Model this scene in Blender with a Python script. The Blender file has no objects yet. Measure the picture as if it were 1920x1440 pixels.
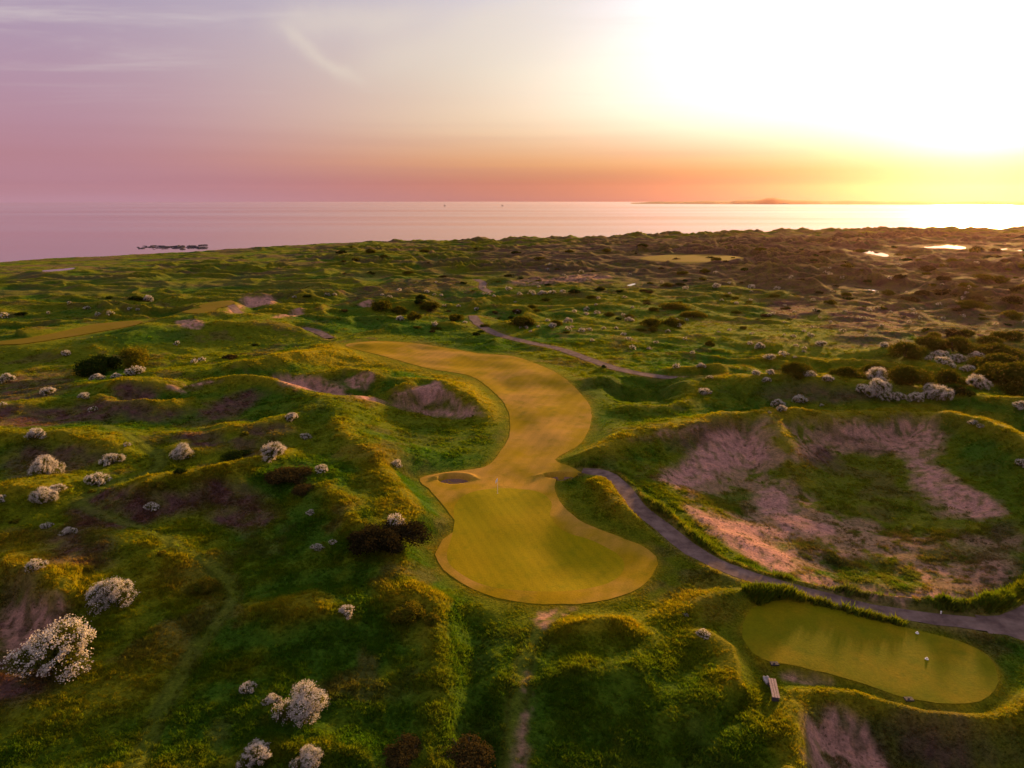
import bpy, bmesh, math, random, time
import numpy as np
from mathutils import Vector
from mathutils.geometry import delaunay_2d_cdt
T0 = time.time()
R = math.radians
scene = bpy.context.scene
COL = scene.collection

# ------------------------------------------------------------------ camera, sky, sun, exposure
CAM_H, PITCH, FPX = 30.0, R(14.82), 1321.0
SUN_AZ, SUN_EL = R(32.6), R(6.8)
EXPOSURE = 1.5
K = 2.0 ** -EXPOSURE          # sky radiances below are written as they look in the picture

cam_d = bpy.data.cameras.new('camera')
cam_d.sensor_width = 36.0
cam_d.lens = 36.0 * FPX / 1920.0
cam_d.clip_start, cam_d.clip_end = 0.5, 80000.0
cam = bpy.data.objects.new('camera', cam_d)
COL.objects.link(cam)
cam.location = (0, 0, CAM_H)
cam.rotation_euler = (R(90) - PITCH, 0, 0)
scene.camera = cam

vs = scene.view_settings
vs.view_transform = 'Standard'
vs.look = 'None'
vs.exposure = EXPOSURE
vs.gamma = 1.0
vs.use_curve_mapping = False
scene.render.engine = 'CYCLES'
cy = scene.cycles
cy.use_denoising = True
cy.denoiser = 'OPENIMAGEDENOISE'
cy.max_bounces = 5
cy.diffuse_bounces = 2
cy.glossy_bounces = 2
cy.transmission_bounces = 3
cy.transparent_max_bounces = 6
cy.volume_bounces = 0
cy.caustics_reflective = False
cy.caustics_refractive = False
cy.use_light_tree = True

SUN_DIR = Vector((math.sin(SUN_AZ) * math.cos(SUN_EL), math.cos(SUN_AZ) * math.cos(SUN_EL), math.sin(SUN_EL)))


class NT:
    """small helper round a node tree"""
    def __init__(self, tree):
        self.t = tree
        tree.nodes.clear()

    def n(self, kind, **kw):
        nd = self.t.nodes.new(kind)
        for k, v in kw.items():
            setattr(nd, k, v)
        return nd

    def put(self, sock, v):
        if isinstance(v, bpy.types.NodeSocket):
            self.t.links.new(v, sock)
        elif v is not None:
            if isinstance(v, (tuple, list)) and len(v) == 3 and sock.type == 'RGBA':
                v = (*v, 1.0)
            sock.default_value = v

    def m(self, op, a, b=None, c=None, clamp=False):
        nd = self.n('ShaderNodeMath', operation=op, use_clamp=clamp)
        self.put(nd.inputs[0], a)
        if b is not None:
            self.put(nd.inputs[1], b)
        if c is not None:
            self.put(nd.inputs[2], c)
        return nd.outputs[0]

    def vm(self, op, a, b=None, out=0):
        nd = self.n('ShaderNodeVectorMath', operation=op)
        self.put(nd.inputs[0], a)
        if b is not None:
            self.put(nd.inputs[3] if op == 'SCALE' else nd.inputs[1], b)
        return nd.outputs[out]

    def mix(self, f, a, b, blend='MIX', clamp=True):
        nd = self.n('ShaderNodeMix', data_type='RGBA', blend_type=blend, clamp_factor=clamp)
        self.put(nd.inputs[0], f)
        self.put(nd.inputs[6], a)
        self.put(nd.inputs[7], b)
        return nd.outputs[2]

    def rng(self, v, a, b, c=0.0, d=1.0, smooth=True):
        nd = self.n('ShaderNodeMapRange', interpolation_type='SMOOTHSTEP' if smooth else 'LINEAR')
        for s, x in zip(nd.inputs, (v, a, b, c, d)):
            self.put(s, x)
        return nd.outputs[0]

    def ramp(self, f, stops, interp='LINEAR'):
        nd = self.n('ShaderNodeValToRGB')
        cr = nd.color_ramp
        cr.interpolation = interp
        while len(cr.elements) < len(stops):
            cr.elements.new(0.5)
        for e, (p, c) in zip(cr.elements, stops):
            e.position = p
            e.color = (*c, 1.0)
        self.put(nd.inputs[0], f)
        return nd.outputs[0]

    def noise(self, vec, scale, detail=3.0, rough=0.55, out=0, dist=0.0):
        nd = self.n('ShaderNodeTexNoise')
        self.put(nd.inputs['Vector'], vec)
        nd.inputs['Scale'].default_value = scale
        nd.inputs['Detail'].default_value = detail
        nd.inputs['Roughness'].default_value = rough
        nd.inputs['Distortion'].default_value = dist
        return nd.outputs[out]


def lin(r, g, b):
    f = lambda c: (c / 255 / 12.92) if c / 255 <= 0.04045 else ((c / 255 + 0.055) / 1.055) ** 2.4
    return (f(r), f(g), f(b))


def build_world():
    w = bpy.data.worlds.new('World')
    scene.world = w
    w.use_nodes = True
    t = NT(w.node_tree)
    d = t.vm('NORMALIZE', t.n('ShaderNodeTexCoord').outputs['Generated'])
    sep = t.n('ShaderNodeSeparateXYZ')
    t.put(sep.inputs[0], d)
    x, y, z = sep.outputs
    el = t.m('MULTIPLY', t.m('ARCSINE', z), 180 / math.pi)             # elevation, degrees
    elp = t.m('MAXIMUM', el, 0.0)
    dot = t.vm('DOT_PRODUCT', d, tuple(SUN_DIR), out=1)
    ang = t.m('MULTIPLY', t.m('ARCCOSINE', t.m('MINIMUM', dot, 1.0)), 180 / math.pi)
    e01 = t.m('DIVIDE', elp, 90.0)
    # evening veil far from the sun: rose at the horizon, mauve, lilac grey, blue grey overhead
    away = t.ramp(e01, [(0.0, lin(186, 142, 160)), (0.012, lin(182, 134, 150)), (0.03, lin(184, 134, 148)),
                        (0.075, lin(182, 146, 166)), (0.15, lin(172, 158, 184)), (0.4, lin(166, 160, 180)),
                        (1.0, lin(170, 168, 184))])
    near = t.ramp(e01, [(0.0, lin(186, 126, 116)), (0.012, lin(192, 124, 104)), (0.03, lin(228, 168, 116)),
                        (0.06, lin(240, 210, 172)), (0.10, lin(232, 216, 192)), (0.16, lin(210, 202, 210)),
                        (0.4, lin(176, 168, 182)), (1.0, lin(170, 168, 184))])
    f = t.rng(ang, 66.0, 26.0)
    veil = t.mix(f, away, near)
    # sun glow through the thin cloud, reddened where it passes the haze bank on the horizon
    g1 = t.m('EXPONENT', t.m('MULTIPLY', t.m('POWER', t.m('DIVIDE', ang, 25.0), 2.8), -1.0))
    g2 = t.m('EXPONENT', t.m('MULTIPLY', t.m('DIVIDE', ang, 3.6), -1.0))
    ext = t.ramp(t.m('DIVIDE', elp, 12.0), [(0.0, (0.05, 0.02, 0.0)), (0.16, (0.12, 0.07, 0.0)),
                                            (0.36, (0.46, 0.45, 0.42)), (0.58, (1.0, 1.0, 1.0)), (1.0, (1, 1, 1))])
    glow = t.vm('SCALE', ext, t.m('MULTIPLY', g1, 0.95))
    core = t.vm('SCALE', (1.0, 0.88, 0.70), t.m('MULTIPLY', t.m('MULTIPLY', g2, 3.0), t.rng(el, 0.0, 5.0, 0.3, 1.0)))
    sky = t.vm('ADD', veil, t.vm('ADD', glow, core))
    # streaks of high cloud, mapped on a flat layer overhead
    zc = t.m('MAXIMUM', t.m('ADD', z, 0.06), 0.02)
    cmb = t.n('ShaderNodeCombineXYZ')
    t.put(cmb.inputs[0], t.m('DIVIDE', x, zc))
    t.put(cmb.inputs[1], t.m('MULTIPLY', t.m('DIVIDE', y, zc), 1.0))
    mp = t.n('ShaderNodeMapping')
    mp.inputs['Rotation'].default_value = (0, 0, R(38))
    mp.inputs['Scale'].default_value = (0.30, 1.1, 1.0)
    t.put(mp.inputs['Vector'], cmb.outputs[0])
    cir = t.noise(mp.outputs[0], 0.9, 6.0, 0.62, dist=0.6)
    cir = t.m('MULTIPLY', t.rng(cir, 0.46, 0.74), t.rng(el, 5.0, 10.0))
    sky = t.mix(t.m('MULTIPLY', cir, 0.6), sky, lin(232, 222, 214))
    # one curled wisp of cirrus
    azd = t.m('MULTIPLY', t.m('ARCTAN2', x, y), 180 / math.pi)
    wob = t.m('MULTIPLY', t.m('SUBTRACT', t.noise(d, 7.0, 6, 0.65), 0.5), 5.0)
    for a0, a1, e0, e1, wd, op in ((-17.0, -10.6, 11.4, 8.2, 0.5, 0.36), (-18.5, -4.0, 11.4, 13.2, 1.1, 0.36), (-13.0, 8.0, 9.6, 12.0, 1.6, 0.30), (-6.0, 10.0, 12.0, 15.0, 1.2, 0.35)):
        u = t.m('DIVIDE', t.m('SUBTRACT', azd, a0), a1 - a0)
        line = t.m('ADD', e0, t.m('MULTIPLY', u, e1 - e0))
        dist = t.m('DIVIDE', t.m('ADD', t.m('SUBTRACT', el, line), t.m('MULTIPLY', wob, 0.6)), wd)
        gs = t.m('EXPONENT', t.m('MULTIPLY', t.m('MULTIPLY', dist, dist), -1.0))
        ends = t.m('MULTIPLY', t.rng(u, -0.05, 0.25), t.rng(u, 1.1, 0.6))
        sky = t.mix(t.m('MULTIPLY', t.m('MULTIPLY', gs, ends), op), sky, lin(238, 226, 206))
    # bands lying along the horizon
    cmb2 = t.n('ShaderNodeCombineXYZ')
    t.put(cmb2.inputs[0], t.m('ARCTAN2', x, y))
    t.put(cmb2.inputs[1], t.m('MULTIPLY', el, 0.55))
    bands = t.noise(cmb2.outputs[0], 1.6, 4.0, 0.5)
    sky = t.mix(t.m('MULTIPLY', t.rng(bands, 0.38, 0.66), t.rng(el, 9.0, 1.0, 0.0, 0.16)), sky, lin(170, 120, 128))
    nish = t.n('ShaderNodeTexSky', sky_type='NISHITA')
    nish.sun_disc = False
    nish.sun_elevation = SUN_EL
    nish.sun_rotation = SUN_AZ
    nish.dust_density = 3.0
    sky = t.vm('ADD', t.vm('SCALE', sky, 0.97), t.vm('SCALE', nish.outputs[0], 0.004))
    bg = t.n('ShaderNodeBackground')
    t.put(bg.inputs[0], sky)
    bg.inputs[1].default_value = K
    out = t.n('ShaderNodeOutputWorld')
    t.t.links.new(bg.outputs[0], out.inputs[0])


build_world()
sun_d = bpy.data.lights.new('sun', 'SUN')
sun_d.energy = 3.6
sun_d.angle = R(3.6)
sun_d.color = (1.0, 0.55, 0.17)
sun = bpy.data.objects.new('sun', sun_d)
COL.objects.link(sun)
sun.location = (300, 400, 120)
sun.rotation_euler = (-SUN_DIR).to_track_quat('-Z', 'Y').to_euler()

# ------------------------------------------------------------------ numpy helpers
SP, CP = math.sin(PITCH), math.cos(PITCH)


def ray(px, py):
    px, py = np.asarray(px, float), np.asarray(py, float)
    u, v = (px - 960) / FPX, (720 - py) / FPX
    return u, CP + v * SP, -SP + v * CP


def W(px, py, z=0.0):
    """ground point at height z seen along one picture direction"""
    dx, dy, dz = ray(px, py)
    s = (z - CAM_H) / dz
    return dx * s, dy * s


def hash2(ix, iy, seed):
    h = (ix.astype(np.int64) * 374761393 + iy.astype(np.int64) * 668265263 + seed * 974634541) & 0x7fffffff
    h = ((h ^ (h >> 13)) * 1274126177) & 0x7fffffff
    return (h ^ (h >> 16)) & 0xffff


_GA = np.arange(65536) / 65536.0 * 2 * np.pi
_GX, _GY = np.cos(_GA).astype(np.float32), np.sin(_GA).astype(np.float32)


def pn(x, y, seed=0):
    ix, iy = np.floor(x), np.floor(y)
    fx, fy = (x - ix), (y - iy)
    u, v = fx * fx * fx * (fx * (fx * 6 - 15) + 10), fy * fy * fy * (fy * (fy * 6 - 15) + 10)
    ix, iy = ix.astype(np.int64), iy.astype(np.int64)

    def g(ox, oy):
        h = hash2(ix + ox, iy + oy, seed)
        return _GX[h] * (fx - ox) + _GY[h] * (fy - oy)
    a = g(0, 0) * (1 - u) + g(1, 0) * u
    b = g(0, 1) * (1 - u) + g(1, 1) * u
    return (a * (1 - v) + b * v) * 1.5


def fbm(x, y, octs=4, seed=0, gain=0.5):
    s, a = 0.0, 1.0
    for i in range(octs):
        s = s + a * pn(x, y, seed + i * 17)
        x, y, a = x * 2.03 + 13.7, y * 2.03 - 7.1, a * gain
    return s


def ss(a, b, x):
    t = np.clip((x - a) / (b - a), 0, 1)
    return t * t * (3 - 2 * t)


def catmull(pts, step=1.0, closed=False):
    """smooth curve through points, resampled"""
    P = np.asarray(pts, float)
    n = len(P)
    idx = range(n if closed else n - 1)
    out = []
    for i in idx:
        g = lambda k: P[k % n] if closed else P[min(max(k, 0), n - 1)]
        p0, p1, p2, p3 = g(i - 1), g(i), g(i + 1), g(i + 2)
        L = np.linalg.norm((p2 - p1)[:2])
        m = max(2, int(L / step))
        t = np.linspace(0, 1, m, endpoint=False)[:, None]
        out.append(0.5 * ((2 * p1) + (-p0 + p2) * t + (2 * p0 - 5 * p1 + 4 * p2 - p3) * t ** 2 + (-p0 + 3 * p1 - 3 * p2 + p3) * t ** 3))
    if not closed:
        out.append(P[-1:])
    return np.vstack(out)


def seg_dist(x, y, pts, closed=False, extra=None):
    """distance to a polyline, side of it, and an interpolated third column"""
    best = np.full(x.shape, 1e18)
    side = np.zeros(x.shape)
    val = np.zeros(x.shape)
    n = len(pts)
    for i in range(n if closed else n - 1):
        a, b = pts[i], pts[(i + 1) % n]
        ex, ey = b[0] - a[0], b[1] - a[1]
        l2 = ex * ex + ey * ey + 1e-12
        t = np.clip(((x - a[0]) * ex + (y - a[1]) * ey) / l2, 0, 1)
        qx, qy = x - a[0] - t * ex, y - a[1] - t * ey
        d = qx * qx + qy * qy
        k = d < best
        best = np.where(k, d, best)
        side = np.where(k, (ex * (y - a[1]) - ey * (x - a[0])) / math.sqrt(l2), side)
        if extra is not None:
            val = np.where(k, extra[i] * (1 - t) + extra[(i + 1) % n] * t, val)
    return np.sqrt(best), side, val


def sdf(x, y, poly, pad=12.0):
    """signed distance to a closed polygon, positive inside; far points get -pad"""
    poly = np.asarray(poly)
    pad = float(pad)
    res = np.full(x.shape, -pad, float)
    k = (x > poly[:, 0].min() - pad) & (x < poly[:, 0].max() + pad) & (y > poly[:, 1].min() - pad) & (y < poly[:, 1].max() + pad)
    if not k.any():
        return res
    xs, ys = x[k], y[k]
    d, _, _ = seg_dist(xs, ys, poly, True)
    ins = np.zeros(xs.shape, bool)
    n = len(poly)
    for i in range(n):
        x1, y1 = poly[i]
        x2, y2 = poly[(i + 1) % n]
        if y1 == y2:
            continue
        c = ((y1 > ys) != (y2 > ys)) & (xs < (x2 - x1) * (ys - y1) / (y2 - y1) + x1)
        ins ^= c
    res[k] = np.maximum(np.where(ins, d, -d), -pad)
    return res


def wpoly(px_pts, z=0.0, step=1.2, closed=True):
    """picture outline -> smooth world outline on the plane z"""
    p = np.asarray(px_pts, float)
    x, y = W(p[:, 0], p[:, 1], z)
    q = np.stack([x, y], 1)
    return catmull(q, step, closed)


# ------------------------------------------------------------------ the lie of the land
FAIRWAY = wpoly([(648, 648), (700, 640), (770, 643), (840, 653), (900, 663), (960, 668), (1012, 686), (1060, 715), (1094, 745),
                 (1108, 768), (1106, 800), (1090, 830), (1062, 848), (1040, 862), (1062, 872), (1090, 887), (1052, 892), (1040, 908),
                 (1050, 940), (1085, 975), (1150, 1003), (1215, 1030), (1232, 1058), (1212, 1092), (1165, 1118), (1080, 1133),
                 (965, 1128), (885, 1104), (832, 1068), (817, 1040), (830, 1012), (856, 992), (850, 972), (812, 925), (788, 897),
                 (850, 884), (908, 876), (936, 850), (956, 810), (950, 765), (925, 735), (880, 705), (800, 690), (720, 668)], 0.0, 1.0)
GREEN = wpoly([(838, 1040), (848, 1064), (895, 1093), (960, 1107), (1050, 1108), (1140, 1092), (1170, 1065), (1160, 1040), (1110, 1012),
               (1055, 993), (1032, 968), (1034, 942), (1010, 922), (965, 914), (915, 918), (872, 930), (852, 950), (852, 980), (846, 1010)], 0.0, 0.6)
TEE = wpoly([(1392, 1195), (1398, 1160), (1422, 1135), (1480, 1128), (1560, 1143), (1640, 1164), (1720, 1182), (1800, 1203), (1850, 1228),
             (1870, 1262), (1866, 1292), (1838, 1315), (1780, 1320), (1700, 1308), (1600, 1276), (1500, 1250), (1430, 1236)], 0.35, 0.7)
FAR_FAIRWAYS = [wpoly(p, z, 3.0) for p, z in (
    ([(-40, 645), (60, 634), (130, 620), (185, 607), (262, 602), (256, 610), (190, 622), (120, 634), (40, 646)], 1.6),
    ([(372, 573), (400, 566), (434, 563), (440, 568), (420, 575), (388, 578)], 2.8),
    ([(340, 585), (370, 579), (402, 577), (404, 583), (372, 588)], 2.6),
    ([(1204, 485), (1240, 478), (1330, 477), (1392, 483), (1350, 490), (1260, 491)], 0.3))]
FAR_LEVEL = [1.6, 2.8, 2.6, 0.3]
PATHS = [  # (points in picture, height, half width m)
    ([(2200, 1330), (2080, 1262), (1990, 1218), (1920, 1190), (1850, 1172), (1750, 1160), (1640, 1144), (1540, 1119), (1440, 1092), (1360, 1064), (1300, 1032),
      (1245, 990), (1200, 955), (1170, 917), (1145, 893), (1118, 882), (1092, 879)], 0.3, 0.85),
    ([(2200, 1010), (2080, 1075), (1990, 1122), (1950, 1148), (1900, 1172), (1840, 1170)], 0.3, 1.15),
    ([(1320, 711), (1240, 707), (1170, 695), (1120, 680), (1050, 655), (985, 641), (930, 626), (897, 607), (886, 592)], 0.0, 1.15),
    ([(618, 634), (592, 621), (568, 615)], 0.3, 1.1),
    ([(465, 601), (446, 592), (432, 586)], 0.6, 1.2),
    ([(893, 524), (905, 530), (905, 540), (918, 548)], 0.0, 1.3),
]
CRATER = wpoly([(1232, 872), (1290, 838), (1340, 808), (1400, 792), (1480, 790), (1560, 786), (1640, 786), (1720, 786), (1762, 802),
                (1775, 835), (1810, 880), (1860, 930), (1905, 975), (1950, 1010), (1985, 1060), (1935, 1108), (1850, 1126), (1700, 1124),
                (1580, 1106), (1480, 1078), (1405, 1048), (1350, 1010), (1290, 955), (1242, 912)], 0.5, 1.2)
POTS = [(852, 898, 1.75, 1.15), (1053, 892, 1.9, 0.75)]
# crest lines: picture points (with the crest height), width towards the camera, width away from it
CRESTS = [
    # left dunes
    ([(-60, 922, 2.3), (0, 915, 2.5), (75, 904, 2.6), (150, 901, 2.0), (185, 912, 1.0)], 3.2, 7.0),
    ([(200, 918, 0.8), (240, 908, 2.0), (275, 901, 2.6), (350, 890, 3.0), (425, 872, 3.2), (490, 858, 2.8), (540, 850, 2.0)], 4.2, 5.5),
    ([(-60, 812, 2.2), (0, 812, 2.4), (100, 812, 2.5), (187, 825, 2.4), (237, 838, 1.6), (275, 855, 0.6)], 4.0, 8.0),
    ([(320, 820, 1.0), (345, 805, 2.0), (375, 802, 2.2), (430, 798, 2.2), (480, 795, 2.3), (535, 784, 2.2), (600, 770, 1.6)], 3.2, 5.0),
    ([(300, 845, .5), (330, 838, 1.3), (380, 843, 1.4), (430, 838, 1.0), (470, 822, 1.3), (540, 815, 1.2)], 2.6, 3.0),
    ([(110, 758, 1.0), (175, 741, 2.0), (212, 750, 2.3), (265, 751, 2.4), (320, 750, 2.0), (370, 745, 1.0)], 4.0, 2.6),
    ([(170, 720, 1.6), (205, 711, 2.8), (262, 709, 3.0), (325, 727, 1.8), (350, 738, .8)], 4.5, 7.0),
    ([(-60, 768, 1.4), (0, 759, 2.0), (70, 752, 1.8), (130, 742, 1.0)], 4.5, 7.0),
    ([(400, 712, 2.0), (430, 703, 3.0), (470, 702, 3.2), (510, 712, 2.6), (560, 730, 2.0), (620, 745, 1.8)], 5.0, 4.0),
    ([(330, 700, 1.2), (420, 690, 2.0), (490, 672, 2.6), (560, 662, 2.4), (640, 655, 1.0)], 5.0, 9.0),
    ([(0, 640, 1.5), (60, 622, 3.4), (90, 608, 4.0), (120, 604, 3.6), (140, 612, 2.0)], 8.0, 9.0),
    ([(180, 640, 2.4), (250, 622, 3.0), (300, 605, 3.4), (330, 612, 2.0)], 7.0, 8.0),
    ([(290, 600, 3.0), (350, 594, 3.4), (420, 586, 3.4), (470, 598, 2.2)], 9.0, 12.0),
    ([(330, 612, 2.2), (400, 606, 3.0), (470, 604, 3.0), (560, 612, 1.5)], 7.0, 8.0),
    # rough ridge left of the fairway
    ([(620, 760, 2.2), (640, 800, 2.4), (690, 845, 2.6), (720, 905, 2.4), (760, 960, 2.0), (800, 1005, 1.0)], 6.0, 6.0),
    ([(560, 880, 2.0), (620, 930, 2.4), (680, 985, 2.4), (740, 1040, 1.6)], 5.0, 5.0),
    # lip behind the waste bunker
    ([(600, 705, 1.2), (650, 692, 1.8), (700, 700, 2.0), (722, 712, 1.2)], 1.6, 6.0),
    ([(735, 738, 1.0), (770, 722, 2.0), (802, 712, 2.5), (835, 724, 2.2), (870, 745, 1.6), (905, 772, .7)], 1.5, 6.0),
    # around the crater
    ([(1085, 850, 1.2), (1130, 838, 1.6), (1200, 812, 2.0), (1320, 788, 2.4), (1400, 774, 2.6), (1500, 772, 2.6), (1640, 774, 2.6), (1750, 772, 2.8),
      (1850, 790, 3.6), (1920, 826, 4.2), (2000, 870, 4.4)], 3.6, 6.0),
    ([(1100, 862, 1.2), (1160, 890, 2.0), (1220, 932, 2.0), (1280, 980, 1.9), (1335, 1030, 1.7), (1420, 1064, 1.4), (1540, 1092, 1.3),
      (1660, 1114, 1.3), (1800, 1126, 1.3), (1890, 1116, 1.1), (1960, 1080, 0.7), (2060, 1040, 0.5)], 1.3, 1.3),
    ([(1120, 900, .8), (1150, 935, 1.3), (1200, 985, 1.3), (1250, 1025, .8)], 2.2, 2.6),
    ([(1405, 1106, 1.2), (1480, 1100, 1.5), (1560, 1119, 1.5), (1640, 1145, 1.3), (1668, 1157, .7)], 0.7, 0.6),
    ([(1100, 712, .8), (1180, 700, 1.6), (1280, 712, 1.8), (1300, 735, 1.4), (1260, 756, 1.0), (1180, 758, .6)], 2.0, 3.0),
    ([(1330, 745, .5), (1365, 712, 1.8), (1420, 706, 3.0), (1500, 704, 3.4), (1600, 712, 3.4), (1700, 722, 3.2), (1780, 736, 2.6),
      (1850, 740, 3.0), (1990, 760, 3.0)], 6.0, 8.0),
    ([(1290, 690, 1.4), (1350, 684, 2.2), (1400, 690, 1.4)], 4.0, 6.0),
    # foreground hummocks
    ([(0, 1050, 1.5), (60, 1086, 1.8), (110, 1104, 1.6), (150, 1108, 1.0)], 1.5, 4.0),
    ([(180, 1000, 1.0), (260, 1020, 1.4), (340, 1050, 1.2)], 4.0, 4.0),
    ([(500, 1140, 1.0), (570, 1130, 1.6), (640, 1150, 1.0)], 3.0, 3.0),
    ([(700, 1130, .9), (770, 1110, 1.3), (815, 1140, 1.0), (828, 1230, .7), (820, 1330, .6), (805, 1440, .6)], 2.0, 2.6),
    ([(1040, 1175, .7), (1100, 1160, 1.3), (1160, 1165, 1.2), (1210, 1200, .8)], 2.6, 2.0),
    ([(1010, 1240, .6), (1100, 1260, .9), (1200, 1250, 1.0)], 3.0, 2.0),
    ([(1280, 1350, .8), (1330, 1320, 1.0), (1380, 1270, 1.1), (1370, 1210, 1.0), (1320, 1180, .9)], 1.0, 2.2),
    ([(1240, 1155, .6), (1330, 1120, 1.0), (1400, 1112, .8)], 1.8, 1.4),
    ([(1500, 1300, .4), (1620, 1302, .6), (1740, 1338, .6), (1880, 1345, .6), (1950, 1300, .8)], 1.2, 0.8),
    ([(1500, 1330, .6), (1490, 1380, 1.0), (1500, 1450, 1.2)], 1.6, 1.2),
]
HOLLOWS = [  # outline in picture, depth, wall width (m)
    ([(500, 708), (560, 712), (640, 728), (700, 728), (742, 742), (790, 728), (830, 735), (880, 762), (905, 778), (850, 780), (760, 764), (680, 748), (600, 738), (540, 725)], 1.1, 2.2),
    ([(1132, 722), (1165, 708), (1230, 708), (1275, 722), (1265, 742), (1210, 752), (1150, 745)], 2.6, 4.0),
    ([(-60, 1120), (0, 1090), (60, 1108), (115, 1130), (130, 1180), (90, 1240), (0, 1260), (-60, 1260)], 1.5, 2.5),
    ([(1240, 1440), (1320, 1370), (1380, 1310), (1400, 1330), (1340, 1400), (1290, 1460)], 0.9, 1.2),
    ([(835, 1150), (905, 1140), (940, 1180), (930, 1320), (950, 1460), (850, 1460), (840, 1300)], 0.8, 2.0),
    ([(1520, 1335), (1640, 1330), (1760, 1360), (1880, 1370), (1960, 1400), (1960, 1480), (1500, 1480)], 1.6, 2.5),
    ([(330, 815), (375, 808), (430, 812), (420, 836), (370, 846), (330, 838)], 0.9, 3.0),
    ([(430, 565), (470, 560), (512, 562), (500, 574), (470, 586), (430, 588)], 1.5, 6.0),
]
PONDS = [  # outline in picture, level
    ([(80, 507), (110, 504), (140, 501), (132, 506), (108, 509), (84, 510)], -0.8),
    ([(1585, 465), (1610, 466), (1640, 471), (1665, 478), (1660, 483), (1632, 477), (1600, 470)], -0.6),
    ([(1685, 462), (1712, 459), (1711, 462), (1690, 464)], -0.6),
    ([(1731, 464), (1755, 459), (1785, 458), (1811, 464), (1800, 468), (1775, 466), (1745, 466)], -0.6),
    ([(1869, 466), (1887, 465), (1886, 469), (1870, 469)], -0.6),
    ([(1878, 456), (1886, 455), (1887, 458), (1879, 458)], -0.6),
    ([(1909, 469), (1920, 468), (1921, 471), (1910, 471)], -0.6),
    ([(1602, 536), (1625, 540), (1654, 545), (1650, 549), (1622, 546), (1604, 540)], -0.2),
    ([(1678, 546), (1688, 546), (1688, 549), (1679, 549)], -0.2),
    ([(1176, 535), (1184, 532), (1193, 530), (1190, 534), (1180, 537)], 0.0),
]
def sliver(poly, k):
    c = poly.mean(0)
    u = c / np.linalg.norm(c)
    return poly - np.outer((poly - c) @ u, u) * (1 - k)


PONDS = [(sliver(wpoly(p, z, 2.0), 0.82), z) for p, z in PONDS]
SEA_Z = -8.0
# foot of the shore, and height of the dune crest just behind it
SHORE_PX = [(-500, 520), (-200, 500), (0, 488), (150, 479), (300, 472), (395, 469)]
SHORE = [W(a, b, SEA_Z) for a, b in SHORE_PX] + [(-150, 605), (-60, 628), (60, 655), (180, 690), (330, 720), (520, 730), (760, 720), (1100, 700), (1600, 690)]
SHORE = np.array([(float(a), float(b)) for a, b in SHORE])
SHORE = np.vstack([[(-1600, SHORE[0, 1] - 150)], SHORE])
CREST_Z = [(-800, -6.6), (-250, -6.4), (-180, -5.0), (-60, -3.6), (40, -2.4), (120, -1.2), (220, 0.8), (330, 1.5), (480, 2.2), (1600, 2.2)]


def shore_dist(x, y):
    ys = np.interp(x, SHORE[:, 0], SHORE[:, 1])
    sl = np.interp(x + 5, SHORE[:, 0], SHORE[:, 1]) - ys
    return (ys - y) / np.sqrt(1 + (sl / 5) ** 2)


def crest_curve(c):
    a = np.array([(*map(float, W(px, py, z)), z) for px, py, z in c[0]])
    return catmull(a, 2.0)


CREST_W = [(crest_curve(c), c[1], c[2]) for c in CRESTS]
BANKS = [k for k, c in enumerate(CRESTS) if c[0][0][:2] in ((1100, 862), (1405, 1106))]
PATH_W = [(catmull(np.stack(W([p[0] for p in pts], [p[1] for p in pts], z), 1), 1.0), z, hw) for pts, z, hw in PATHS]
HOLLOW_W = [(wpoly(p, 0.0, 1.5), d, w) for p, d, w in HOLLOWS]


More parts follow.
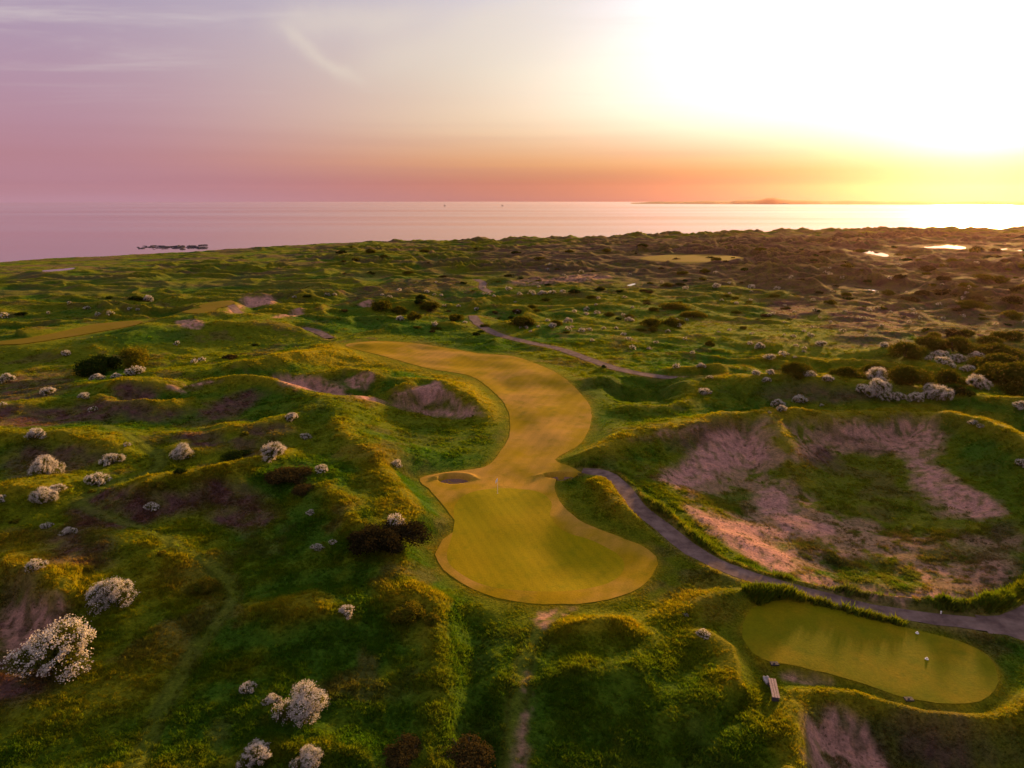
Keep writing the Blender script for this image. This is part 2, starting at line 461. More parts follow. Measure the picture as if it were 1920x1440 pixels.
def land(x, y):
    """height of the ground, and how wild it is (0 mown .. 1 rough)"""
    r = np.hypot(x, y)
    mow = np.maximum(sdf(x, y, FAIRWAY, 14), sdf(x, y, TEE, 14))
    for p in FAR_FAIRWAYS:
        mow = np.maximum(mow, sdf(x, y, p, 14))
    pd = np.full(x.shape, 14.0)
    pz = np.zeros(x.shape)
    for pts, z, hw in PATH_W:
        k = (x > pts[:, 0].min() - 14) & (x < pts[:, 0].max() + 14) & (y > pts[:, 1].min() - 14) & (y < pts[:, 1].max() + 14)
        d, _, _ = seg_dist(x[k], y[k], pts[::2] if len(pts) > 60 else pts)
        b = d - hw < pd[k]
        pdk, pzk = pd[k], pz[k]
        pdk[b] = (d - hw)[b]
        pzk[b] = z
        pd[k], pz[k] = pdk, pzk
    wild = ss(0.5, 10.0, -mow) * (0.25 + 0.75 * ss(0.0, 6.0, pd))
    near = ss(230, 60, r)
    # big swells, dunes, hummocks
    wx, wy = x + 9 * pn(x / 31, y / 31, 5), y + 9 * pn(x / 31, y / 31, 6)
    swell = fbm(x / 70, y / 70, 2, 11) * 1.1
    ridg = 1 - np.abs(fbm(wx / 34, wy / 22, 3, 21))
    dunes = (ridg ** 3 - 0.42) * 3.4 * (0.3 + 0.95 * ss(-0.35, 0.5, fbm(x / 95, y / 75, 2, 23)))
    hum = np.maximum(fbm(wx / 12.5, wy / 10, 3, 31), -0.25) * 1.4
    amp = np.interp(r, [0, 60, 110, 170, 260, 700], [.14, .20, .24, .40, .78, .95])
    left_flat = ss(-60, -190, x) * ss(200, 300, r)          # the gentle turf towards the left shore
    amp = amp * (1 - 0.55 * left_flat) * (1 + 0.5 * ss(0, 120, x) * ss(200, 300, r))
    z = (swell * (0.25 + 0.75 * ss(60, 200, r)) + dunes * amp + hum * amp * (0.55 + 0.45 * ss(90, 200, r))) * wild
    # crest lines
    for pts, wn, wf in CREST_W:
        m = 3.2 * max(wn, wf)
        k = (x > pts[:, 0].min() - m) & (x < pts[:, 0].max() + m) & (y > pts[:, 1].min() - m) & (y < pts[:, 1].max() + m)
        if not k.any():
            continue
        xs, ys = x[k], y[k]
        jx = 0.7 * pn(xs / 6.0, ys / 6.0, 71) + 0.3 * pn(xs / 2.1, ys / 2.1, 73)
        jy = 0.7 * pn(xs / 6.0, ys / 6.0, 72) + 0.3 * pn(xs / 2.1, ys / 2.1, 74)
        s = min(1.0, max(wn, wf) / 4)
        d, side, h = seg_dist(xs + jx * s, ys + jy * s, pts, False, pts[:, 2])
        # near and far flank blend smoothly round the ends of a crest line
        q_ = np.clip(side / np.maximum(d, 1e-6), -1, 1) * (1 if pts[-1, 0] >= pts[0, 0] else -1)
        k_far = ss(-1, 1, q_)
        p_near = 0.55 * np.exp(-(d / wn) ** 1.6) + 0.45 * np.exp(-(d / (0.5 * wn)) ** 1.2)
        prof = p_near * (1 - k_far) + np.exp(-(d / wf) ** 2) * k_far
        b = h * prof
        zk = z[k]
        # a crest takes over from the noise instead of piling on it
        z[k] = zk * (1 - 0.85 * prof) + b * (1 + 0.12 * pn(xs / 5, ys / 5, 75))
    for poly, dep, wall in HOLLOW_W:
        d = sdf(x, y, poly, 6) + 0.5 * pn(x / 3, y / 3, 81)
        z = z - dep * ss(-0.3 * wall, wall, d)
    # the sand crater
    d = sdf(x, y, CRATER, 14) + 0.9 * pn(x / 5.5, y / 5.5, 91) + 0.15 * pn(x / 1.8, y / 1.8, 92)
    d_cr = d
    far_side = ss(62, 84, y)
    floor = -1.9 + 0.6 * fbm(x / 9, y / 9, 3, 95) + 1.5 * ss(10, 1, d)
    k = ss(-0.3, 2.2 + 2.2 * far_side, d)
    z = z * (1 - k) + floor * k
    # spur that comes down into the crater
    pts = np.array([(*map(float, W(a, b, c)), c) for a, b, c in [(1440, 775, 2.4), (1470, 830, 1.0), (1490, 890, -.8)]])
    ds, _, h = seg_dist(x, y, catmull(pts, 1.5), False, catmull(pts, 1.5)[:, 2])
    z = np.where((d > 0), np.maximum(z, (h + 2.4) * np.exp(-(ds / 4.2) ** 2) - 2.4), z)
    # level ground for path, tee, fairway
    kp = ss(np.where(r < 120, 0.95, 2.4), 0.05, pd)
    z = z * (1 - kp) + pz * kp
    kt = ss(-0.75, 0.1, sdf(x, y, TEE, 14))
    z = z * (1 - kt) + 0.35 * kt
    for p, lv in zip(FAR_FAIRWAYS, FAR_LEVEL):
        kq = ss(-7.0, 1.0, sdf(x, y, p, 14))
        z = z * (1 - kq) + lv * kq
    fy = sdf(x, y, FAIRWAY, 14)
    kf = ss(-4.5, 0.0, fy)
    und = 0.42 * fbm(x / 13, y / 13, 2, 51) * ss(0, 4, fy) + 0.9 * np.exp(-(((x - 22) / 16) ** 2 + ((y - 118) / 9) ** 2))
    z = z * (1 - kf) + und * kf
    for (px, py, rx, ry) in POTS:
        cx, cy_ = W(px, py, 0.0)
        q = np.sqrt(((x - cx) / rx) ** 2 + ((y - cy_) / ry) ** 2)
        z = z - 0.95 * ss(1.08, 0.72, q) + 0.18 * np.exp(-((q - 1.25) / 0.25) ** 2) * (y > cy_)
    # fall to the sea, with the fore-dune
    sd = shore_dist(x, y)
    cz = np.interp(x, [c[0] for c in CREST_Z], [c[1] for c in CREST_Z])
    prof = np.where(sd > 45, cz + (0 - cz) * ss(45, 330, sd) - 1.2 * np.exp(-((sd - 110) / 40) ** 2), SEA_Z - 1.5 + (cz - SEA_Z + 1.5) * ss(-8, 45, sd))
    k = ss(420, 260, sd)
    edge = ss(0, 60, sd)
    jag = 2.3 * fbm(x / 15, y / 26, 4, 61) * np.exp(-((sd - 45) / 25) ** 2) * ss(-200, 60, x)
    z = z * (0.25 + 0.75 * edge) * np.where(sd < 120, 0.75, 1.0) + prof * k + jag
    for poly, lv in PONDS:
        c = poly.mean(0)
        u = c / np.linalg.norm(c)
        d = sdf(x, y, poly, 26)
        dd = d.copy()
        for st in (12, 26, 42):                      # open ground on the near side
            dd = np.maximum(dd, sdf(x, y, poly - u * st, 26) - 0.06 * st)
        kk = ss(-16, -1.0, dd)
        z = z * (1 - kk) + (lv - 0.35 * ss(-0.5, 2.0, d) + 0.1 * (d < 0) + 1.1 * fbm(x / 11, y / 8, 4, 97) * ss(-1, -9, d)) * kk
    # tussocks: the surface of rough grass
    tus = wild * (1 - ss(0, 1.5, d_cr)) * (0.10 * fbm(x / 1.7, y / 1.7, 3, 101) + 0.07 * np.maximum(fbm(x / 0.62, y / 0.62, 2, 103), -.2)) * np.interp(r, [30, 160, 400], [1, 0.8, 0.9])
    z = z + tus * ss(-4, 8, sd)
    return z, wild, mow, pd


# polar sheet round the point below the camera
AZ = np.concatenate([np.arange(-100, -60, 2.0), np.arange(-60, -42, 0.4), np.arange(-42, 42, 0.112), np.arange(42, 60, 0.4), np.arange(60, 100.1, 2.0)])
rr = [4.0]
while rr[-1] < 1250:
    q = rr[-1]
    rr.append(q + 0.12 + 0.0037 * q + (0.5 if q < 20 else 0) + (0.02 * (q - 760) if q > 760 else 0))
RR = np.array(rr)
A2, R2 = np.meshgrid(np.radians(AZ), RR)
GX, GY = (R2 * np.sin(A2)).ravel(), (R2 * np.cos(A2)).ravel()
GZ, WILD, MOW, PATHD = land(GX, GY)
NR, NA = len(RR), len(AZ)
Zg = GZ.reshape(NR, NA)
print('land', NR, NA, round(time.time() - T0, 1))


def field(F):
    F = F.reshape(NR, NA)

    def f(x, y):
        x, y = np.asarray(x, float), np.asarray(y, float)
        i = np.clip(np.interp(np.hypot(x, y), RR, np.arange(NR)), 0, NR - 1.001)
        j = np.clip(np.interp(np.degrees(np.arctan2(x, y)), AZ, np.arange(NA)), 0, NA - 1.001)
        i0, j0 = i.astype(int), j.astype(int)
        a, b = i - i0, j - j0
        return (F[i0, j0] * (1 - b) + F[i0, j0 + 1] * b) * (1 - a) + (F[i0 + 1, j0] * (1 - b) + F[i0 + 1, j0 + 1] * b) * a
    return f


HZ = field(GZ)


def cast(px, py):
    """where a picture direction first meets the ground"""
    px, py = np.atleast_1d(np.asarray(px, float)), np.atleast_1d(np.asarray(py, float))
    dx, dy, dz = ray(px, py)
    hl = np.hypot(dx, dy)
    hit = np.full(px.shape, np.nan)
    rs = RR[RR > 12]
    pz = None
    for r0, r1 in zip(rs[:-1], rs[1:]):
        s = r1 / hl
        g = (CAM_H + dz * s) - HZ(dx * s, dy * s)
        if pz is None:
            pz = (CAM_H + dz * (r0 / hl)) - HZ(dx * r0 / hl, dy * r0 / hl)
        k = np.isnan(hit) & (g <= 0)
        hit[k] = (r0 + (r1 - r0) * np.clip(pz / np.maximum(pz - g, 1e-9), 0, 1))[k]
        pz = g
    hit = np.where(np.isnan(hit), 700.0, hit)
    s = hit / hl
    return dx * s, dy * s


def cpoly(px_pts, step=1.0):
    p = np.asarray(px_pts, float)
    x, y = cast(p[:, 0], p[:, 1])
    return catmull(np.stack([x, y], 1), step, True)


# ------------------------------------------------------------------ what grows where (plant and sand colours, with some sun and shade put in)
GRASS = np.array((0.086, 0.106, 0.004))
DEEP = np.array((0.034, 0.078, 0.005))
GOLD = np.array((0.155, 0.130, 0.006))
HEATH = np.array((0.082, 0.042, 0.037))
BROWN = np.array((0.085, 0.060, 0.022))
SAND = np.array((0.40, 0.205, 0.165))
STRAW = np.array((0.23, 0.145, 0.055))

SANDS = [  # picture outline, strength
    ([(505, 708), (545, 712), (600, 722), (645, 732), (640, 742), (590, 735), (540, 722)], 1.0),
    ([(640, 735), (700, 745), (770, 757), (850, 768), (900, 776), (850, 781), (760, 764), (680, 748)], .75),
    ([(775, 730), (812, 716), (832, 728), (846, 742), (820, 748), (780, 742)], 1.0),
    ([(850, 748), (875, 762), (880, 772), (850, 764)], .6),
    ([(735, 742), (790, 744), (830, 755), (800, 758), (760, 752)], .3),
    ([(650, 712), (690, 700), (705, 706), (690, 722), (660, 728)], .6),
    ([(1240, 890), (1300, 850), (1370, 810), (1420, 815), (1455, 850), (1465, 870), (1400, 880), (1340, 905), (1270, 912)], .85),
    ([(1480, 830), (1560, 805), (1650, 795), (1720, 790), (1765, 815), (1760, 850), (1720, 880), (1690, 850), (1620, 825), (1540, 835), (1500, 850)], .55),
    ([(1470, 868), (1520, 870), (1530, 890), (1500, 905), (1470, 885)], .8),
    ([(1690, 860), (1740, 870), (1800, 905), (1870, 940), (1880, 965), (1800, 970), (1760, 940), (1700, 900)], .75),
    ([(1412, 925), (1450, 912), (1480, 930), (1490, 965), (1560, 985), (1575, 1005), (1500, 1010), (1450, 985), (1415, 950)], .95),
    ([(1285, 945), (1340, 968), (1400, 980), (1480, 995), (1500, 1040), (1480, 1075), (1420, 1055), (1370, 1025), (1320, 985)], .95),
    ([(1480, 1075), (1560, 1085), (1700, 1105), (1830, 1110), (1800, 1124), (1690, 1124), (1560, 1106)], .55),
    ([(1690, 1018), (1760, 1022), (1750, 1030), (1700, 1030)], .8),
    ([(1575, 1035), (1640, 1040), (1640, 1052), (1580, 1050)], .6),
    ([(1700, 1060), (1770, 1060), (1790, 1080), (1720, 1090)], .5),
    ([(1820, 1010), (1910, 1000), (1920, 1030), (1840, 1060)], .3),
    ([(455, 562), (480, 559), (512, 562), (506, 570), (470, 576), (448, 585), (428, 586), (432, 578), (455, 574)], 1.0),
    ([(545, 583), (570, 582), (560, 592), (510, 596)], .5),
    ([(330, 602), (370, 600), (380, 612), (345, 614)], .6),
    ([(0, 1150), (50, 1125), (110, 1130), (120, 1160), (70, 1200), (0, 1230)], .45),
    ([(1512, 1360), (1545, 1335), (1590, 1340), (1640, 1400), (1660, 1450), (1520, 1450)], .6),
    ([(1465, 1266), (1500, 1264), (1555, 1272), (1545, 1280), (1490, 1280)], .8),
    ([(960, 1440), (975, 1350), (985, 1260), (992, 1270), (990, 1350), (988, 1440)], .28),
    ([(1000, 1160), (1035, 1138), (1080, 1140), (1050, 1155), (1020, 1180)], .35),
    ([(520, 705), (640, 725), (640, 735), (560, 725)], .5),
    ([(1180, 825), (1230, 812), (1330, 794), (1320, 800), (1240, 820)], .35),
    ([(345, 722), (380, 716), (400, 716), (380, 722)], .5),
    ([(310, 722), (340, 728), (348, 738), (325, 730)], .45),
    ([(672, 570), (690, 562), (702, 570), (684, 576)], .5),
    ([(960, 525), (1090, 515), (1150, 518), (1100, 528), (1000, 535)], .25),
]
PATCHES = [  # grass taking hold in the crater
    ([(1435, 785), (1475, 795), (1500, 850), (1490, 885), (1460, 860), (1440, 820)], .9),
    ([(1500, 850), (1600, 842), (1700, 862), (1740, 940), (1900, 985), (1910, 1005), (1760, 1005), (1640, 985), (1560, 960), (1500, 915), (1440, 900), (1440, 880)], .95),
    ([(1300, 925), (1380, 912), (1410, 925), (1412, 965), (1330, 960)], .9),
    ([(1540, 1058), (1620, 1045), (1700, 1055), (1700, 1105), (1590, 1095)], .9), ([(1450, 1008), (1500, 1012), (1510, 1030), (1460, 1028)], .8),
    ([(1720, 1025), (1900, 1010), (1920, 1050), (1760, 1055)], .6)]
HEATHS = [
    ([(1250, 830), (1330, 800), (1420, 790), (1440, 800), (1380, 812), (1290, 850)], .5),
    ([(0, 765), (60, 762), (180, 758), (300, 762), (350, 772), (300, 790), (200, 785), (100, 800), (0, 800)], .9),
    ([(380, 772), (430, 742), (470, 735), (480, 750), (440, 772), (390, 785)], .95),
    ([(215, 728), (262, 720), (290, 730), (290, 742), (230, 748)], .8),
    ([(0, 712), (90, 705), (130, 725), (90, 745), (0, 750)], .55),
    ([(330, 818), (375, 810), (410, 815), (415, 838), (350, 838)], .7),
    ([(130, 840), (200, 838), (220, 860), (170, 880), (100, 890), (20, 895), (0, 860), (60, 840)], .55),
    ([(155, 940), (200, 920), (290, 910), (380, 900), (450, 905), (480, 940), (440, 970), (380, 960), (300, 975), (200, 985), (155, 965)], .85),
    ([(380, 960), (440, 930), (500, 940), (520, 970), (460, 1000), (400, 985)], .7),
    ([(110, 1000), (190, 1005), (230, 1040), (180, 1070), (100, 1050)], .6),
    ([(460, 800), (540, 795), (550, 808), (480, 815)], .6),
    ([(420, 830), (500, 825), (540, 840), (480, 850)], .4),
    ([(0, 1100), (80, 1110), (140, 1140), (120, 1230), (0, 1300)], .8),
    ([(1100, 450), (1300, 445), (1930, 440), (1930, 640), (1800, 640), (1600, 620), (1500, 560), (1350, 530), (1150, 525)], .5),
    ([(1440, 575), (1480, 560), (1520, 565), (1540, 585), (1500, 598), (1450, 592)], .9),
    ([(1560, 590), (1620, 575), (1700, 580), (1720, 610), (1640, 620), (1570, 612)], .8),
    ([(900, 470), (1150, 460), (1150, 520), (1050, 530), (930, 510)], .5),
    ([(1420, 738), (1550, 725), (1650, 735), (1640, 750), (1500, 752)], .45),
    ([(1660, 610), (1720, 640), (1700, 660), (1600, 650), (1560, 630)], .5),
    ([(660, 545), (830, 520), (880, 540), (800, 550), (680, 562)], .45),
    ([(1560, 1370), (1700, 1370), (1900, 1390), (1900, 1450), (1650, 1450)], .7),
    ([(1490, 845), (1540, 835), (1560, 870), (1510, 868)], .7),
    ([(1540, 820), (1680, 812), (1720, 850), (1600, 850)], .5),
    ([(1840, 1010), (1900, 1000), (1900, 1090), (1800, 1100)], .5),
]
DEEPS = [  # dark green areas; bank face and foreground have shade put into the colour
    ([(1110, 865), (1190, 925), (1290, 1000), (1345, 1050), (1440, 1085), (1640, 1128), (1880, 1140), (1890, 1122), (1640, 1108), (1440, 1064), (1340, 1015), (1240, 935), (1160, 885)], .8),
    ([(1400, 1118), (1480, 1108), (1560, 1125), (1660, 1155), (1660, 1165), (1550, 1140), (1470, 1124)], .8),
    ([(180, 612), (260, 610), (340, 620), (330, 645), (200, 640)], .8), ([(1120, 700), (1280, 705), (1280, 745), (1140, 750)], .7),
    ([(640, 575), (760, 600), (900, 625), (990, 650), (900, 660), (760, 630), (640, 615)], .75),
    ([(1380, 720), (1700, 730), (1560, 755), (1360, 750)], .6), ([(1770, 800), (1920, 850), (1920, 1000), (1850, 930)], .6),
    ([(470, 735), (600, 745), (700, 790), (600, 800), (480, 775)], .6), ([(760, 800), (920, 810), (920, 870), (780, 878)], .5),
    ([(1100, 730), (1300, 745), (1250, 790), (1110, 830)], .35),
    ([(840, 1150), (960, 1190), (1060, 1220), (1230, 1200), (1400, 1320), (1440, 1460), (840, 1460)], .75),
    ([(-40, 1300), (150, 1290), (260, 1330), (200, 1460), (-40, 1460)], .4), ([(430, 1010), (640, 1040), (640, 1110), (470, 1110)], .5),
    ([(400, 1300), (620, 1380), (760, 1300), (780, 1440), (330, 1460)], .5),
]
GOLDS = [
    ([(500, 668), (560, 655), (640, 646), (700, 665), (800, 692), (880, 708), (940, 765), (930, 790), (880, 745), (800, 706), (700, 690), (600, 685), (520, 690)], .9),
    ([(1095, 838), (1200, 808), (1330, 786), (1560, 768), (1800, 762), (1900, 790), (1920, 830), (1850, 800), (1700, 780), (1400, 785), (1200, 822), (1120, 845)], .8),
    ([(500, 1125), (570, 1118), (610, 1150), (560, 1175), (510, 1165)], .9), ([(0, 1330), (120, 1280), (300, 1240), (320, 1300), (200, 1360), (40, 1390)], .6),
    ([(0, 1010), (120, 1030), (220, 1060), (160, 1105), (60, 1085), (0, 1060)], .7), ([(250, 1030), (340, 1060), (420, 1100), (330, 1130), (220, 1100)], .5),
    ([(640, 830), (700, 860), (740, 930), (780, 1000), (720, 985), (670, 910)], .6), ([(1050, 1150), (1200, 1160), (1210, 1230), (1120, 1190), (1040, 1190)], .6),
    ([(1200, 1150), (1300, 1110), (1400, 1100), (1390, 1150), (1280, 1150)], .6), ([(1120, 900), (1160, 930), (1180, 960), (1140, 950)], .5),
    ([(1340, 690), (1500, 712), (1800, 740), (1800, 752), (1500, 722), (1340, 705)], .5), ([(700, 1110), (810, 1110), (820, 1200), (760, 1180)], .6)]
TRACKS = [([(150, 945), (190, 965), (260, 988), (340, 1025), (400, 1065), (435, 1100), (440, 1125), (400, 1175), (360, 1225), (325, 1290), (290, 1360), (250, 1440)], 0.55),
          ([(175, 790), (240, 815), (285, 845), (300, 870), (260, 895), (215, 905), (165, 930), (150, 945)], 0.7),
          ([(1060, 1140), (1010, 1180), (985, 1230), (970, 1320), (960, 1450)], 0.6),
          ([(260, 526), (400, 508), (560, 489)], 3.0)]


def colours():
    x, y = GX, GY
    r = np.hypot(x, y)
    n1 = fbm(x / 9, y / 9, 4, 201)
    n2 = fbm(x / 26, y / 20, 3, 202)
    n3 = fbm(x / 2.3, y / 2.3, 3, 203)
    n4 = fbm(x / 0.9, y / 0.9, 2, 204)
    def blend(c, to, k):
        return c + (to - c) * np.clip(k, 0, 1)[:, None]
    c = np.tile(GRASS, (len(x), 1))
    c = blend(c, DEEP, ss(-0.1, 0.55, -n2 + 0.35 * n3))
    # sunlit gold put into the grass colour along tops and lips
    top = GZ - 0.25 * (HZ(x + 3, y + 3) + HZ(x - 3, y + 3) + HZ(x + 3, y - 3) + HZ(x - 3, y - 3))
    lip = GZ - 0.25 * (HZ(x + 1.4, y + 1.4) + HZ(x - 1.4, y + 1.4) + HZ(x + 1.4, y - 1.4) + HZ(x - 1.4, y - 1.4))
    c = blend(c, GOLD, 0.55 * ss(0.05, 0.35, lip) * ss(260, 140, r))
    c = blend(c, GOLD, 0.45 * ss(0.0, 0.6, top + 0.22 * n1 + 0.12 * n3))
    c = blend(c, BROWN, 0.55 * ss(0.25, 0.6, n1 + 0.3 * n3))
    far = ss(160, 420, r)
    c = c * (1 - 0.22 * ss(130, 260, r))[:, None]
    c = blend(c, HEATH, far * 0.55 * ss(-0.1, 0.5, fbm(x / 30, y / 22, 4, 205) + 0.25 * ss(-100, 150, x)))
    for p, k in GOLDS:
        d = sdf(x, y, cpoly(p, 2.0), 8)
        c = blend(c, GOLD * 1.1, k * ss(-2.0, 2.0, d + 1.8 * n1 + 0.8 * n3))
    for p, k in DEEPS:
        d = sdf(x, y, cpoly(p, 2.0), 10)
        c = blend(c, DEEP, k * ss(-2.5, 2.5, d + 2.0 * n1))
    heath = np.zeros(len(x))
    for p, k in HEATHS:
        P = cpoly(p, 2.0)
        size = math.sqrt(np.ptp(P[:, 0]) * np.ptp(P[:, 1]))
        s = min(1.0 + size * 0.05, 8.0)
        d = sdf(x, y, P, 4 * s)
        heath = np.maximum(heath, min(1.0, k * 1.35) * ss(-s, s, d + 0.9 * s * n1) * (0.82 + 0.5 * n3))
    c = blend(c, HEATH * ((1 + 0.35 * n4) * (1 - 0.25 * ss(150, 300, r)))[:, None], heath)
    track = np.zeros(len(x))
    for pts, hw in TRACKS:
        P = catmull(np.stack(cast([p[0] for p in pts], [p[1] for p in pts]), 1), 1.5)
        d, _, _ = seg_dist(x, y, P)
        c = blend(c, np.array((0.075, 0.095, 0.010)), 0.7 * ss(hw * 1.8, hw * 0.5, d + 0.2 * n3))
        c = blend(c, np.array((0.040, 0.050, 0.006)), 0.6 * np.exp(-((d - hw * 0.9) / (0.3 * hw)) ** 2))
        track[:] = np.maximum(track, ss(hw * 1.7, hw * 0.6, d))
    sand = np.zeros(len(x))
    for p, k in SANDS:
        P = cpoly(p, 1.0)
        size = math.sqrt(np.ptp(P[:, 0]) * np.ptp(P[:, 1]))
        s = min(0.35 + size * 0.04, 3.0)
        d = sdf(x, y, P, 4 * s)
        sp = 1 - (1.25 - k) * ss(0.02, 0.45, n4 * 0.6 + n3 * 0.55 + 0.25 * (1 - k))
        sand = np.maximum(sand, ss(-s, s, d + 0.8 * s * n3) * np.clip(sp, 0, 1) * min(1, k + 0.3))
    dc = sdf(x, y, CRATER, 6)
    sand = np.maximum(sand, ss(1.0, 3.5, dc + 1.2 * n1) * np.clip(0.55 - 0.9 * ss(-0.05, 0.45, n4 * 0.5 + n3 * 0.5 + 0.5 * n1), 0.06, 1))
    for p, k in PATCHES:
        d = sdf(x, y, cpoly(p, 1.0), 6)
        sand = sand * (1 - k * ss(-1.0, 1.2, d + 1.3 * n3 + 0.8 * n1))
    sd = shore_dist(x, y)
    sand = np.maximum(sand, ss(14, 4, sd))
    n5 = fbm(x / 0.4, y / 0.4, 2, 206)
    c = blend(c, SAND * ((1 + 0.18 * n3) * (1 - 0.45 * ss(0.1, 0.55, n4 * 0.7 + n5 * 0.6)))[:, None], sand)
    # dry margins of the mown ground and the path
    fr = ss(-1.6, 0.3, MOW + 0.7 * n3)
    c = blend(c, np.array((0.13, 0.115, 0.006)), 0.7 * fr)
    c = blend(c, np.array((0.20, 0.145, 0.003)), 0.5 * ss(-0.5, 0.15, MOW + 0.35 * n3))
    c = blend(c, STRAW, 0.35 * ss(0.9, 0.1, PATHD + 0.25 * n3))
    return np.clip(c, 0.003, 0.8), sand, heath, track


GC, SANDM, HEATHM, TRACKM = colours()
print('colours', round(time.time() - T0, 1))


# ------------------------------------------------------------------ materials
def new_mat(name):
    m = bpy.data.materials.new(name)
    m.use_nodes = True
    return m, NT(m.node_tree)


def finish(t, surf, disp=None):
    out = t.n('ShaderNodeOutputMaterial')
    t.t.links.new(surf, out.inputs['Surface'])


def mat_ground():
    m, t = new_mat('dune_turf')
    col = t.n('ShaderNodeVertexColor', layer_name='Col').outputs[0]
    geo = t.n('ShaderNodeNewGeometry')
    pos = geo.outputs['Position']
    a = t.noise(pos, 1.1, 5, 0.65)
    b = t.noise(pos, 5.0, 4, 0.7)
    c1 = t.mix(1.0, col, t.ramp(a, [(0.25, (0.62, 0.66, 0.6)), (0.5, (1, 1, 1)), (0.78, (1.5, 1.35, 1.15))]), 'MULTIPLY')
    c2 = t.mix(1.0, c1, t.ramp(b, [(0.28, (0.55, 0.6, 0.55)), (0.5, (1, 1, 1)), (0.72, (1.45, 1.4, 1.35))]), 'MULTIPLY')
    bp = t.n('ShaderNodeBump')
    bp.inputs['Strength'].default_value = 0.9
    bp.inputs['Distance'].default_value = 0.25
    t.put(bp.inputs['Height'], t.m('ADD', a, t.m('MULTIPLY', b, 0.6)))
    p = t.n('ShaderNodeBsdfPrincipled')
    t.put(p.inputs['Base Color'], c2)
    p.inputs['Roughness'].default_value = 0.95
    p.inputs['Specular IOR Level'].default_value = 0.02
    p.inputs['Sheen Weight'].default_value = 0.2
    p.inputs['Sheen Roughness'].default_value = 0.5
    t.put(p.inputs['Sheen Tint'], t.vm('SCALE', c2, 5.0))
    t.put(p.inputs['Normal'], bp.outputs[0])
    finish(t, p.outputs[0])
    return m


def mat_turf(name, base, dry, green, scale=1.0, stripe=None):
    """close-mown grass"""
    m, t = new_mat(name)
    pos = t.n('ShaderNodeNewGeometry').outputs['Position']
    big = t.noise(pos, 0.09 * scale, 4, 0.6)
    mid = t.noise(pos, 0.45 * scale, 4, 0.6)
    fine = t.noise(pos, 7.0, 3, 0.7)
    c = t.mix(t.rng(big, 0.40, 0.66), base, dry)
    c = t.mix(t.rng(mid, 0.50, 0.75, 0.0, 0.65), c, green)
    if stripe is not None:
        mp = t.n('ShaderNodeMapping')
        mp.inputs['Rotation'].default_value = (0, 0, stripe[0])
        t.put(mp.inputs['Vector'], pos)
        wv = t.n('ShaderNodeTexWave', wave_type='BANDS', bands_direction='X')
        wv.inputs['Scale'].default_value = stripe[1]
        wv.inputs['Distortion'].default_value = 1.6
        wv.inputs['Detail Scale'].default_value = 0.3
        t.put(wv.inputs['Vector'], mp.outputs[0])
        c = t.mix(1.0, c, t.ramp(wv.outputs[1], [(0.3, (0.96, 0.97, 0.96)), (0.7, (1.04, 1.03, 1.03))]), 'MULTIPLY')
    c = t.mix(1.0, c, t.ramp(fine, [(0.3, (0.82, 0.84, 0.8)), (0.7, (1.18, 1.16, 1.15))]), 'MULTIPLY')
    bp = t.n('ShaderNodeBump')
    bp.inputs['Strength'].default_value = 0.35
    bp.inputs['Distance'].default_value = 0.05
    t.put(bp.inputs['Height'], fine)
    p = t.n('ShaderNodeBsdfPrincipled')
    t.put(p.inputs['Base Color'], c)
    p.inputs['Roughness'].default_value = 0.85
    p.inputs['Specular IOR Level'].default_value = 0.03
    p.inputs['Sheen Weight'].default_value = 0.0
    p.inputs['Sheen Roughness'].default_value = 0.45
    t.put(p.inputs['Sheen Tint'], t.vm('SCALE', c, 2.6))
    t.put(p.inputs['Normal'], bp.outputs[0])
    finish(t, p.outputs[0])
    return m


def mat_plain(name, c0, c1, scale=3.0, rough=0.9, bump=0.3, spec=0.2):
    m, t = new_mat(name)
    pos = t.n('ShaderNodeNewGeometry').outputs['Position']
    a = t.noise(pos, scale, 5, 0.65)
    p = t.n('ShaderNodeBsdfPrincipled')
    t.put(p.inputs['Base Color'], t.mix(t.rng(a, 0.3, 0.7), c0, c1))
    p.inputs['Roughness'].default_value = rough
    p.inputs['Specular IOR Level'].default_value = spec
    bp = t.n('ShaderNodeBump')
    bp.inputs['Strength'].default_value = bump
    bp.inputs['Distance'].default_value = 0.05
    t.put(bp.inputs['Height'], a)
    t.put(p.inputs['Normal'], bp.outputs[0])
    finish(t, p.outputs[0])
    return m


def mat_leaf(name, c0, c1, trans=0.4, tcol=None, inst=False):
    """leaves and petals: light comes through them"""
    m, t = new_mat(name)
    if inst:
        at = t.n('ShaderNodeAttribute', attribute_type='INSTANCER', attribute_name='tint')
        c = at.outputs['Color']
        tc = t.mix(1.0, c, (1.55, 1.5, 0.5), 'MULTIPLY', False)
    else:
        pos = t.n('ShaderNodeNewGeometry').outputs['Position']
        a = t.noise(pos, 2.2, 3, 0.6)
        c = t.mix(t.rng(a, 0.3, 0.7), c0, c1)
        tc = t.mix(1.0, c, tcol or (1.7, 1.5, 0.7), 'MULTIPLY', False)
    d = t.n('ShaderNodeBsdfDiffuse')
    t.put(d.inputs[0], c)
    tr = t.n('ShaderNodeBsdfTranslucent')
    t.put(tr.inputs[0], tc)
    mx = t.n('ShaderNodeMixShader')
    mx.inputs[0].default_value = trans
    t.t.links.new(d.outputs[0], mx.inputs[1])
    t.t.links.new(tr.outputs[0], mx.inputs[2])
    finish(t, mx.outputs[0])
    return m


